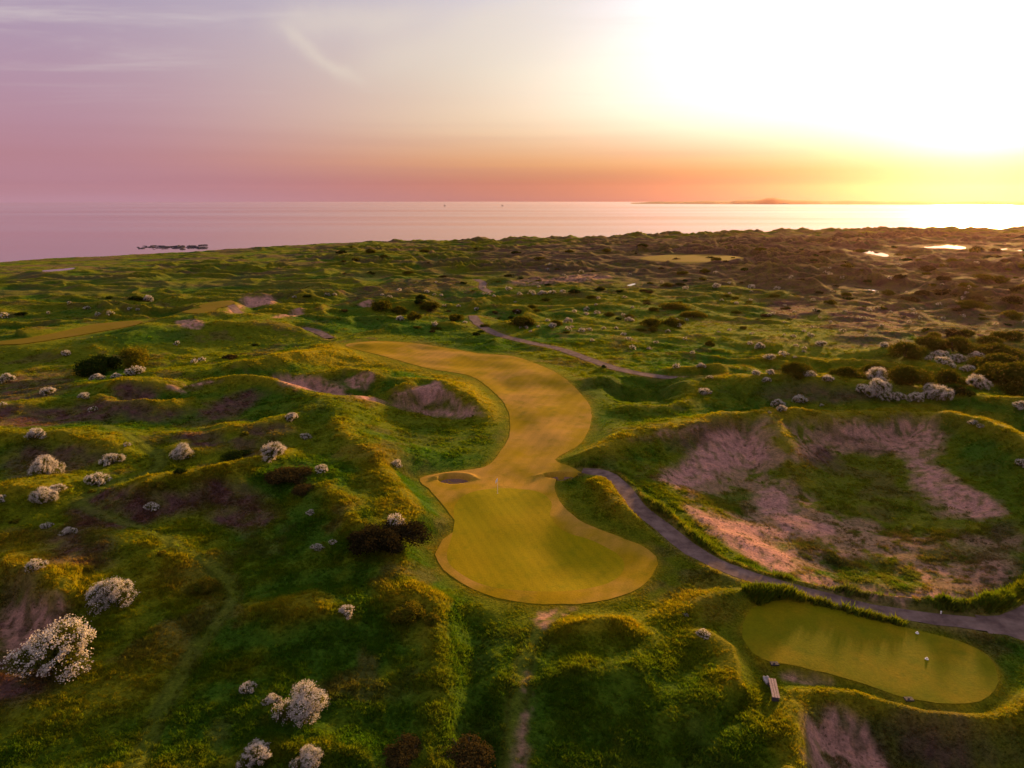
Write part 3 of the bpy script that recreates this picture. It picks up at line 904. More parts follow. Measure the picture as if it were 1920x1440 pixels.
def mat_water(name, base, rough, bump, scale):
    m, t = new_mat(name)
    pos = t.n('ShaderNodeNewGeometry').outputs['Position']
    mp = t.n('ShaderNodeMapping')
    mp.inputs['Scale'].default_value = (0.5, 1.0, 1.0)
    t.put(mp.inputs['Vector'], pos)
    a = t.noise(mp.outputs[0], scale, 4, 0.6)
    streak = t.noise(t.vm('MULTIPLY', pos, (0.0006, 0.004, 0.0)), 1.0, 4, 0.55)
    bp = t.n('ShaderNodeBump')
    bp.inputs['Strength'].default_value = bump
    bp.inputs['Distance'].default_value = 0.3
    t.put(bp.inputs['Height'], a)
    g = t.n('ShaderNodeBsdfAnisotropic')
    g.inputs['Color'].default_value = (0.97, 0.91, 0.92, 1)
    t.put(g.inputs['Roughness'], t.rng(streak, 0.3, 0.7, rough * 0.85, rough * 1.2))
    t.put(g.inputs['Normal'], bp.outputs[0])
    df = t.n('ShaderNodeBsdfDiffuse')
    df.inputs[0].default_value = (*base, 1)
    fr = t.n('ShaderNodeFresnel')
    fr.inputs['IOR'].default_value = 1.45
    mx = t.n('ShaderNodeMixShader')
    t.put(mx.inputs[0], fr.outputs[0])
    t.t.links.new(df.outputs[0], mx.inputs[1])
    t.t.links.new(g.outputs[0], mx.inputs[2])
    finish(t, mx.outputs[0])
    return m


M = dict(
    ground=mat_ground(),
    fairway=mat_turf('fairway_turf', (0.325, 0.205, 0.001), (0.45, 0.245, 0.040), (0.190, 0.158, 0.001), 1.0, (R(20), 0.22)),
    green=mat_turf('green_turf', (0.290, 0.225, 0.001), (0.320, 0.225, 0.002), (0.200, 0.185, 0.001), 1.4, (R(-20), 0.35)),
    tee=mat_turf('tee_turf', (0.160, 0.152, 0.002), (0.24, 0.172, 0.004), (0.110, 0.130, 0.002), 2.2),
    far_turf=mat_turf('far_turf', (0.20, 0.140, 0.004), (0.22, 0.14, 0.012), (0.15, 0.115, 0.004)),
    path=mat_plain('path_gravel', (0.110, 0.070, 0.062), (0.240, 0.160, 0.135), 0.9, 0.95, 0.6, 0.03),
    sand=mat_plain('bunker_sand', (0.24, 0.135, 0.10), (0.32, 0.18, 0.13), 2.0, 0.95, 0.3),
    leaf=mat_leaf('hawthorn_leaf', (0.055, 0.075, 0.014), (0.13, 0.13, 0.016), 0.45),
    petal=mat_leaf('hawthorn_petal', (0.50, 0.46, 0.42), (0.84, 0.78, 0.69), 0.35, (1.1, 1.0, 0.9)),
    willow=mat_leaf('willow_leaf', (0.040, 0.060, 0.006), (0.10, 0.085, 0.008), 0.45),
    darkleaf=mat_leaf('dark_leaf', (0.014, 0.030, 0.006), (0.03, 0.048, 0.006), 0.3),
    gorse=mat_leaf('gorse_spine', (0.038, 0.028, 0.011), (0.075, 0.056, 0.016), 0.25),
    blackleaf=mat_leaf('heather_twig', (0.016, 0.014, 0.007), (0.040, 0.032, 0.012), 0.25),
    lime=mat_leaf('elder_leaf', (0.08, 0.10, 0.008), (0.16, 0.13, 0.012), 0.45),
    bark=mat_plain('bark', (0.05, 0.035, 0.025), (0.09, 0.065, 0.045), 8.0),
    tuft=mat_leaf('grass_blade', (0.05, 0.09, 0.01), (0.1, 0.1, 0.01), 0.5, None, True),
    sea=mat_water('sea_water', (0.26, 0.145, 0.165), 0.15, 0.02, 0.12),
    pond=mat_water('pond_water', (0.03, 0.03, 0.035), 0.03, 0.02, 0.6),
    rock=mat_plain('shore_rock', (0.035, 0.028, 0.04), (0.07, 0.055, 0.06), 0.8),
    stone=mat_plain('pale_stone', (0.34, 0.29, 0.30), (0.46, 0.40, 0.40), 6.0),
    hill=mat_plain('far_hill', (0.06, 0.045, 0.045), (0.09, 0.07, 0.06), 0.002),
    wood=mat_plain('weathered_wood', (0.30, 0.19, 0.17), (0.42, 0.28, 0.25), 9.0, 0.8),
    darkwood=mat_plain('dark_wood', (0.06, 0.05, 0.06), (0.10, 0.08, 0.085), 9.0, 0.8),
    white=mat_plain('white_paint', (0.78, 0.74, 0.72), (0.85, 0.82, 0.80), 5.0, 0.5),
    metal=mat_plain('grey_metal', (0.035, 0.03, 0.036), (0.06, 0.05, 0.056), 12.0, 0.8),
    ship=mat_plain('ship_paint', (0.10, 0.06, 0.07), (0.14, 0.09, 0.09), 0.5),
)


def link(name, mesh, parent=None, mat=None):
    o = bpy.data.objects.new(name, mesh)
    COL.objects.link(o)
    if mat is not None and not mesh.materials:
        mesh.materials.append(mat)
    if parent is not None:
        o.parent = parent
    return o


def grid_mesh(name, verts, faces, smooth=True):
    me = bpy.data.meshes.new(name)
    nv, nf = len(verts), len(faces)
    me.vertices.add(nv)
    me.vertices.foreach_set('co', np.asarray(verts, np.float32).ravel())
    k = faces.shape[1]
    me.loops.add(nf * k)
    me.loops.foreach_set('vertex_index', faces.astype(np.int32).ravel())
    me.polygons.add(nf)
    me.polygons.foreach_set('loop_start', np.arange(0, nf * k, k, dtype=np.int32))
    me.update(calc_edges=True)
    if smooth:
        me.polygons.foreach_set('use_smooth', np.ones(nf, bool))
    return me


def structure(o):
    o['kind'] = 'structure'
    return o


def tag(o, label, cat, group=None):
    o['label'] = label
    o['category'] = cat
    if group:
        o['group'] = group
    return o


# ------------------------------------------------------------------ ground, sea, sheets
under = np.zeros(len(GX))
for poly in [FAIRWAY, TEE] + FAR_FAIRWAYS:
    under = np.maximum(under, ss(0.12, 0.9, sdf(GX, GY, poly, 3)))
under = np.maximum(under, ss(-0.12, -0.55, PATHD))
for cx_, cy_, rx_, ry_ in [(*map(float, W(a, b, 0.0)), c, d) for a, b, c, d in POTS]:
    under = np.maximum(under, 2.2 * (np.hypot((GX - cx_) / (rx_ + 0.5), (GY - cy_) / (ry_ + 0.5)) < 1))
GZ_mesh = GZ - 0.22 * under * np.interp(np.hypot(GX, GY), [60, 300], [1, 3.5])
ii, jj = np.meshgrid(np.arange(NR - 1), np.arange(NA - 1), indexing='ij')
q = (ii * NA + jj).ravel()
F = np.stack([q, q + 1, q + NA + 1, q + NA], 1)[:, ::-1]
keep = ~((GZ_mesh[F] < SEA_Z - 1.2).all(1))
me = grid_mesh('ground', np.stack([GX, GY, GZ_mesh], 1), F[keep])
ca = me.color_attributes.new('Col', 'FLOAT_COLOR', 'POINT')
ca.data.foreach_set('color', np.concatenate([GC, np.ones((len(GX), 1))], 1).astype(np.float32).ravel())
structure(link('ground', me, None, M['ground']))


def sheet(name, poly, mat, lift, spacing, edge_noise=0.0, dense=(), sunk=None):
    """a skin draped on the ground inside an outline"""
    P = np.asarray(poly)
    if edge_noise:
        nx, ny = pn(P[:, 0] / 1.3, P[:, 1] / 1.3, 301), pn(P[:, 0] / 1.3, P[:, 1] / 1.3, 302)
        P = P + edge_noise * np.stack([nx, ny], 1)
    xs = np.arange(P[:, 0].min(), P[:, 0].max(), spacing)
    ys = np.arange(P[:, 1].min(), P[:, 1].max(), spacing)
    X, Y = [a.ravel() for a in np.meshgrid(xs, ys)]
    pts = [np.stack([X, Y], 1)]
    for cx, cy_, rad, s in dense:
        a = np.arange(-rad, rad, s)
        X, Y = [b.ravel() for b in np.meshgrid(cx + a, cy_ + a)]
        pts.append(np.stack([X, Y], 1))
    pts = np.vstack(pts)
    pts = pts[sdf(pts[:, 0], pts[:, 1], P, 2.0) > spacing * 0.35]
    allp = np.vstack([P, pts])
    n = len(P)
    hole = sunk
    edges = [(i, (i + 1) % n) for i in range(n)]
    if hole is not None:
        hs = sdf(allp[n:, 0], allp[n:, 1], hole, 2.0)
        allp = np.vstack([P, hole, allp[n:][np.abs(hs) > 0.25]])
        edges += [(n + i, n + (i + 1) % len(hole)) for i in range(len(hole))]
    v, e, f, *_ = delaunay_2d_cdt([Vector((float(a), float(b))) for a, b in allp], edges, [list(range(n))], 1, 1e-4)
    v = np.array([(a.x, a.y) for a in v])
    z = land(v[:, 0], v[:, 1])[0] + lift
    if hole is not None:
        cen = np.array([v[list(a)].mean(0) for a in f])
        ins = sdf(cen[:, 0], cen[:, 1], hole, 2.0) > 0
        f = [a for a, b in zip(f, ins) if not b]
    me = bpy.data.meshes.new(name)
    me.from_pydata(np.column_stack([v, z]).tolist(), [], [list(a) for a in f])
    me.polygons.foreach_set('use_smooth', np.ones(len(me.polygons), bool))
    me.update()
    if me.polygons and me.polygons[0].normal.z < 0:
        me.flip_normals()
    return structure(link(name, me, None, mat))


pots_w = [(*map(float, W(px, py, 0.0)), rx, ry) for px, py, rx, ry in POTS]
sheet('fairway', FAIRWAY, M['fairway'], 0.03, 0.75, 0.12, [(cx, cy_, 3.0, 0.17) for cx, cy_, rx, ry in pots_w], GREEN)
sheet('putting_green', GREEN, M['green'], 0.03, 0.7)
sheet('tee_ground', TEE, M['tee'], 0.02, 0.7, 0.1)
for p in FAR_FAIRWAYS:
    sheet('fairway', p, M['far_turf'], 0.1, 4.0)
for k, (pts, z, hw) in enumerate(PATH_W):
    d = np.gradient(pts, axis=0)
    d /= np.linalg.norm(d, axis=1)[:, None] + 1e-9
    nrm = np.stack([-d[:, 1], d[:, 0]], 1)
    wv = hw * (1 + 0.12 * pn(pts[:, 0] / 4, pts[:, 1] / 4, 311))[:, None]
    sheet('path', np.vstack([pts + nrm * wv, (pts - nrm * wv)[::-1]]), M['path'], (0.02, 0.026)[k] if k < 2 else 0.06, 0.8 if k < 2 else 1.2, 0.12)
for cx, cy_, rx, ry in pots_w:
    a = np.linspace(0, 2 * np.pi, 48, endpoint=False)
    sheet('bunker', np.stack([cx + 0.9 * rx * np.cos(a), cy_ + 0.9 * ry * np.sin(a)], 1), M['sand'], 0.05, 0.16)
for poly, lv in PONDS:
    me = bpy.data.meshes.new('pond')
    me.from_pydata([(a, b, lv) for a, b in poly], [], [list(range(len(poly)))])
    if me.polygons[0].normal.z < 0:
        me.flip_normals()
    structure(link('pond', me, None, M['pond']))

sa = np.linspace(0, 2 * np.pi, 129)[:-1]
sr = np.array([0.0, 60, 250, 600, 1000, 2000, 2500, 3600, 5200, 7000])
sv = [(0, 0, SEA_Z)] + [(r * math.cos(a), r * math.sin(a), SEA_Z) for r in sr[1:] for a in sa]
sf = [[0, 1 + j, 1 + (j + 1) % 128] for j in range(128)]
for i in range(len(sr) - 2):
    for j in range(128):
        a, b = 1 + i * 128 + j, 1 + i * 128 + (j + 1) % 128
        sf.append([a, a + 128, b + 128, b])
me = bpy.data.meshes.new('sea')
me.from_pydata(sv, [], sf)
structure(link('sea', me, None, M['sea']))

# far shore across the water
def far_hills():
    dist = 4600.0
    az = np.radians(np.linspace(9.0, 62.0, 420))
    px = 960 + FPX * np.tan(az) * 1.03
    h = (24 + 6 * fbm(az * 34, az * 0 + 3.3, 4, 401)) * ss(1180, 1240, px)
    h = h * (0.55 + 0.45 * ss(1368, 1382, px)) + 17 * np.exp(-((px - 1443) / 17) ** 2) + 8 * np.exp(-((px - 1450) / 60) ** 2) + 7 * np.exp(-((px - 1322) / 18) ** 2)
    h = np.maximum(h * 0.8, -2)
    V, Fq = [], []
    for s, kz in ((0.0, 0.0), (130, 0.6), (400, 1.0), (900, 0.9), (1600, 0.0)):
        for i, a in enumerate(az):
            rr_ = dist + s
            V.append((rr_ * math.sin(a), rr_ * math.cos(a), SEA_Z - 0.5 + (h[i] + 0.5) * kz))
    n = len(az)
    for k in range(4):
        for i in range(n - 1):
            Fq.append((k * n + i, k * n + i + 1, (k + 1) * n + i + 1, (k + 1) * n + i))
    me = grid_mesh('hills', np.array(V), np.array(Fq))
    structure(link('hills', me, None, M['hill']))


far_hills()

# ------------------------------------------------------------------ bushes
rng = np.random.default_rng(7)


def quads_mesh(name, cen, nrm, size, mats, mat_idx=None, aspect=1.0):
    """many small leaf faces as one mesh"""
    n = len(cen)
    nrm = nrm / (np.linalg.norm(nrm, axis=1)[:, None] + 1e-9)
    ref = rng.normal(size=(n, 3))
    u = np.cross(nrm, ref)
    u /= np.linalg.norm(u, axis=1)[:, None] + 1e-9
    v = np.cross(nrm, u)
    s = (size * rng.uniform(0.6, 1.25, n))[:, None]
    bend = nrm * s * rng.uniform(-0.5, 0.5, (n, 1))
    V = np.stack([cen - u * s * 0.5, cen - v * s * 0.5 * aspect + bend, cen + u * s * 0.5, cen + v * s * 0.5 * aspect + bend], 1).reshape(-1, 3)
    Fq = np.arange(n * 4).reshape(n, 4)
    me = grid_mesh(name, V, Fq, False)
    for m in mats:
        me.materials.append(m)
    if mat_idx is not None:
        me.polygons.foreach_set('material_index', mat_idx.astype(np.int32))
    return me


def crown_points(n, lobes, h, shell=0.75):
    """points in a lumpy dome of unit radius: list of lobe centres, offsets from the surface"""
    k = rng.integers(0, len(lobes), n)
    d = rng.normal(size=(n, 3))
    d /= np.linalg.norm(d, axis=1)[:, None]
    rad = lobes[k, 3] * (shell + (1 - shell) * rng.random(n)) * (1 + 0.12 * rng.normal(size=n))
    p = lobes[k, :3] + d * rad[:, None] * np.array([1, 1, 0.85])
    p[:, 2] = np.where(p[:, 2] < 0.03, rng.uniform(0.02, 0.2, n), p[:, 2])
    return p, d


def make_lobes(n, h, spread=0.62, lr=(0.28, 0.45)):
    a = rng.uniform(0, 2 * np.pi, n)
    r_ = spread * np.sqrt(rng.random(n))
    L = np.stack([r_ * np.cos(a), r_ * np.sin(a), (h - 0.42) * (1 - 0.75 * (r_ / 0.75) ** 2) * rng.uniform(0.75, 1.1, n) + 0.1, rng.uniform(*lr, n)], 1)
    L[0] = (0, 0, h - 0.42, 0.42)
    return L


def trunk_mesh(name, h, stems=4):
    bm = bmesh.new()
    for s in range(stems):
        a = s * 2 * math.pi / stems + rng.uniform(-.4, .4)
        p0 = Vector((0.05 * math.cos(a), 0.05 * math.sin(a), -0.12))
        p1 = Vector((0.22 * math.cos(a), 0.22 * math.sin(a), h * 0.35))
        p2 = Vector((0.45 * math.cos(a + .2), 0.45 * math.sin(a + .2), h * 0.7))
        prev = None
        for p, rad in ((p0, 0.055), (p1, 0.035), (p2, 0.01)):
            ring = [bm.verts.new(p + Vector((rad * math.cos(b), rad * math.sin(b), 0))) for b in np.arange(5) * 2 * math.pi / 5]
            if prev:
                for i in range(5):
                    bm.faces.new((prev[i], prev[(i + 1) % 5], ring[(i + 1) % 5], ring[i]))
            prev = ring
    me = bpy.data.meshes.new(name)
    bm.to_mesh(me)
    bm.free()
    me.materials.append(M['bark'])
    return me


def hawthorn_parts(nl, nb, size, h=1.15, bare=0.25):
    L = make_lobes(13, h, 0.72, (0.18, 0.38))
    L[1:, 2] *= rng.uniform(0.6, 1.35, len(L) - 1)
    p, d = crown_points(nl, L, h, 0.5)
    leaves = quads_mesh('crown', p, d + 0.7 * rng.normal(size=d.shape), size * 1.15, [M['leaf']])
    # blossom on the outside of the crown, thick on the upper boughs, with leafy gaps
    sp, sd_ = crown_points(nb * 5, L, h, 0.97)
    out_ = np.ones(len(sp), bool)
    for c in L:                                          # only what is not buried inside another bough
        q_ = (sp - c[:3]) / np.array([1, 1, 0.85])
        out_ &= np.linalg.norm(q_, axis=1) > 0.86 * c[3]
    o1 = rng.uniform(0, 50)
    den = fbm(sp[:, 0] * 4.2 + sp[:, 2] * 2.6 + o1, sp[:, 1] * 4.2 - sp[:, 2] * 3.1, 3, 7, 0.7) * 1.3 + 0.8 * (sp[:, 2] - 0.5) - bare - 0.20
    sp, sd_ = sp[out_ & (den > 0)][:nb], sd_[out_ & (den > 0)][:nb]
    n = len(sp)
    b = sp + sd_ * (rng.uniform(-0.04, 0.05, (n, 1)) + 0.10 * rng.random((n, 1)) ** 4) + rng.normal(size=(n, 3)) * 0.02
    b[:, 2] = np.maximum(b[:, 2], 0.05)
    petals = quads_mesh('blossom', b, sd_ + 0.8 * rng.normal(size=(n, 3)), size * 0.8, [M['petal']])
    return leaves, petals, trunk_mesh('trunk', h)


def shrub_parts(mat, n, size, h, lobes=14, spread=0.7, lr=(0.25, 0.4)):
    L = make_lobes(lobes, h, spread, lr)
    p, d = crown_points(n, L, h, 0.55)
    return quads_mesh('crown', p, d + 0.7 * rng.normal(size=d.shape), size, [mat]), trunk_mesh('trunk', h)


HAW_NEAR = [hawthorn_parts(6500, 7500, 0.046, h, b) for h, b in ((1.1, .05), (1.0, .15), (1.2, .1), (0.95, .0))]
HAW_MID = [hawthorn_parts(1500, 1900, 0.085, h, b) for h, b in ((1.0, .0), (1.1, .15), (0.9, .05), (1.15, .1))]


def haw_far():
    l, b, t_ = hawthorn_parts(90, 120, 0.24, 1.0, 0.0)
    co = [np.array([v.co[:] for v in m.vertices]) for m in (l, b)]
    V = np.vstack(co)
    n = len(V) // 4
    me = grid_mesh('hawthorn_bush', V, np.arange(n * 4).reshape(n, 4), False)
    me.materials.append(M['leaf'])
    me.materials.append(M['petal'])
    me.polygons.foreach_set('material_index', np.array([0] * 90 + [1] * (n - 90), np.int32))
    return me


HAW_FAR = [haw_far() for _ in range(5)]
SHRUBS = {}
for kind, mat, h in (('willow', 'willow', 0.95), ('dark', 'darkleaf', 0.95), ('gorse', 'gorse', 0.75), ('lime', 'lime', 1.0), ('black', 'blackleaf', 0.8)):
    SHRUBS[kind] = ([shrub_parts(M[mat], 7000, 0.058, h) for _ in range(2)], [shrub_parts(M[mat], 1800, 0.11, h) for _ in range(3)])


def shrub_far(mat):
    L = make_lobes(10, 0.8, 0.7)
    p, d = crown_points(220, L, 0.8, 0.6)
    return quads_mesh('shrub', p, d + 0.6 * rng.normal(size=d.shape), 0.27, [mat])


SHRUB_FAR = {k: [shrub_far(M[m]) for _ in range(3)] for k, m in (('willow', 'willow'), ('dark', 'darkleaf'), ('gorse', 'gorse'), ('lime', 'lime'))}

# hawthorns: x, y of the foot, width, all read off the photograph; own label or None for one of the look-alikes of its place
HAW = [
    (213, 1142, 88, 'round white hawthorn in full bloom beside the sandy scar'),
    (112, 1278, 165, 'largest spreading hawthorn in white bloom below the sandy scar'),
    (576, 1365, 108, 'wide white hawthorn with green lower leaves beside a small round one'),
    (512, 1325, 34, 'small round hawthorn touching the wide white hawthorn'),
    (465, 1303, 34, 'thin dark hawthorn with few white flowers in the open grass'),
    (484, 1446, 74, 'white hawthorn nearest the brown gorse with its twin to the right'),
    (583, 1448, 54, 'smaller white hawthorn between the brown gorse and its larger twin'),
    (650, 1164, 36, 'lone compact hawthorn in white bloom above the open grass slope'),
    (86, 890, 66, 'long leaning white hawthorn on the brown slope of the dune'),
    (212, 874, 38, 'round speckled hawthorn beside the grass track bend'),
    (343, 868, 46, 'pale pink hawthorn on a crest with a green shrub below'),
    (70, 831, 34, 'flat white hawthorn on top of the grassy crest'),
    (183, 913, 40, 'yellowish white hawthorn standing on the gap between two crests'),
    (240, 838, 16, 'slim dark green hawthorn just above the grass track'),
    (283, 962, 30, 'upright silvery hawthorn alone on the dark heather slope'),
    (86, 950, 44, 'low sprawling hawthorn with one white tuft under the crest'),
    (110, 928, 26, None), (2, 948, 22, None), (91, 990, 22, None), (130, 1005, 26, None), (72, 1072, 36, 'ragged white hawthorn on the golden mound'),
    (513, 868, 66, 'hawthorn in white bloom growing through brown gorse on the ridge'),
    (600, 888, 33, 'bright round hawthorn at the edge of the brown gorse'),
    (549, 793, 27, 'round white hawthorn at the end of the curved crest'),
    (573, 825, 22, 'small greyish hawthorn above the brown gorse'),
    (743, 879, 29, 'rounded hawthorn on the rough ridge left of the pot bunker'),
    (746, 996, 38, 'white topped hawthorn growing out of the dark bush beside the green'),
    (595, 1034, 24, 'small upright hawthorn on the green slope left of the dark bush'), (625, 1022, 16, None), (583, 967, 20, None),
    (255, 702, 36, 'domed hawthorn in front of the two green shrubs'),
    (15, 720, 26, None), (92, 740, 28, None), (158, 751, 20, None), (176, 772, 16, None), (183, 713, 22, None), (218, 709, 20, None), (5, 763, 14, None),
    (122, 669, 20, None), (378, 678, 16, None), (364, 682, 15, None), (333, 648, 14, None),
    (1323, 742, 30, 'domed hawthorn alone on the turf beside the round hollow'),
    (1458, 766, 30, 'slanting white hawthorn at the crater rim with a low one in front'),
    (1499, 759, 28, 'dark centred hawthorn beside the slanting white one at the crater rim'),
    (1465, 774, 20, None), (1442, 775, 9, None), (1540, 763, 10, None),
    (1643, 714, 52, 'large lilac white hawthorn in front of the long willow thicket'),
    (1833, 731, 46, 'tall branching white hawthorn between the willow thickets'),
    (1645, 754, 50, 'wide hawthorn with a green middle on the crater bank'),
    (1758, 755, 50, 'broad pinkish hawthorn at the end of the row on the bank'),
    (1715, 756, 30, None), (1682, 755, 27, None), (1612, 739, 30, None), (1636, 736, 16, None), (1653, 717, 20, None), (1725, 721, 28, None),
    (1316, 1200, 28, 'small pale hawthorn on the rough left of the tee'), (1285, 1157, 11, None), (1916, 880, 24, 'pale hawthorn on the green slope inside the end of the crater'),
    (1913, 773, 26, 'hawthorn low on the bank at the end of the crater'), (1822, 801, 18, None), (1838, 806, 13, None),
    (1768, 683, 28, None), (1795, 682, 28, None), (1812, 697, 26, None), (1785, 691, 15, None), (1760, 673, 30, None), (1740, 676, 15, None),
    (1655, 651, 19, None), (1830, 673, 22, None), (1853, 675, 17, None), (1892, 673, 18, None), (1850, 706, 14, None),
    (1314, 696, 20, None), (1417, 703, 19, None), (1445, 703, 19, None), (1517, 708, 30, None), (1437, 720, 18, None), (1552, 720, 22, None), (1330, 711, 15, None),
    (1406, 648, 14, None), (1423, 657, 21, None), (1443, 676, 23, None), (1467, 671, 17, None), (1477, 666, 9, None), (1490, 673, 10, None),
    (1540, 649, 22, None), (1580, 623, 13, None), (1298, 664, 12, None), (1285, 638, 11, None), (1508, 656, 12, None), (1508, 661, 9, None), (1492, 651, 11, None),
    (1507, 623, 9, None), (1518, 632, 17, None), (1487, 633, 12, None), (1412, 626, 8, None), (1528, 584, 12, None),
    (1286, 543, 14, None), (1342, 541, 18, None), (1407, 541, 20, None), (1457, 543, 15, None), (1484, 521, 8, None), (1380, 571, 10, None), (1353, 565, 9, None),
    (279, 567, 22, None), (163, 581, 13, None), (131, 571, 9, None), (184, 593, 12, None), (207, 593, 16, None), (243, 583, 10, None), (259, 583, 9, None), (91, 589, 9, None), (7, 597, 17, None),
    (613, 556, 12, None), (627, 555, 11, None), (552, 561, 10, None), (748, 546, 14, None), (717, 555, 10, None), (730, 560, 12, None),
    (816, 613, 17, None), (872, 606, 12, None), (894, 583, 14, None), (860, 576, 9, None), (834, 576, 10, None), (917, 553, 10, None), (926, 558, 8, None), (907, 541, 9, None),
    (953, 544, 16, None), (750, 601, 20, None), (818, 531, 7, None), (800, 550, 12, None), (815, 554, 9, None), (827, 556, 9, None),
    (970, 589, 14, None), (1035, 615, 18, None), (1027, 603, 11, None), (1065, 606, 18, None), (1072, 615, 10, None), (1064, 620, 17, None), (987, 617, 13, None),
    (1091, 622, 17, None), (1105, 621, 13, None), (1077, 586, 12, None), (1097, 584, 13, None), (1100, 591, 13, None), (1120, 589, 15, None), (1117, 574, 9, None), (1121, 561, 10, None),
    (1132, 618, 11, None), (1155, 618, 11, None), (1169, 629, 12, None), (1178, 638, 14, None), (1110, 641, 10, None), (1168, 593, 13, None), (1180, 603, 18, None), (1187, 578, 10, None),
    (1267, 607, 20, None), (1272, 613, 14, None), (1252, 624, 11, None), (1185, 656, 17, None), (1218, 656, 12, None), (1230, 645, 12, None), (1268, 691, 17, None),
    (996, 554, 17, None), (1017, 554, 18, None), (1035, 552, 15, None), (1055, 549, 14, None), (974, 555, 12, None), (1090, 511, 12, None), (1062, 521, 9, None), (1007, 533, 9, None),
    (1618, 599, 12, None), (1704, 606, 10, None), (1724, 597, 9, None), (1806, 595, 10, None), (1760, 574, 11, None), (1710, 583, 11, None), (1630, 584, 10, None), (1812, 541, 14, None), (1810, 556, 10, None),
]
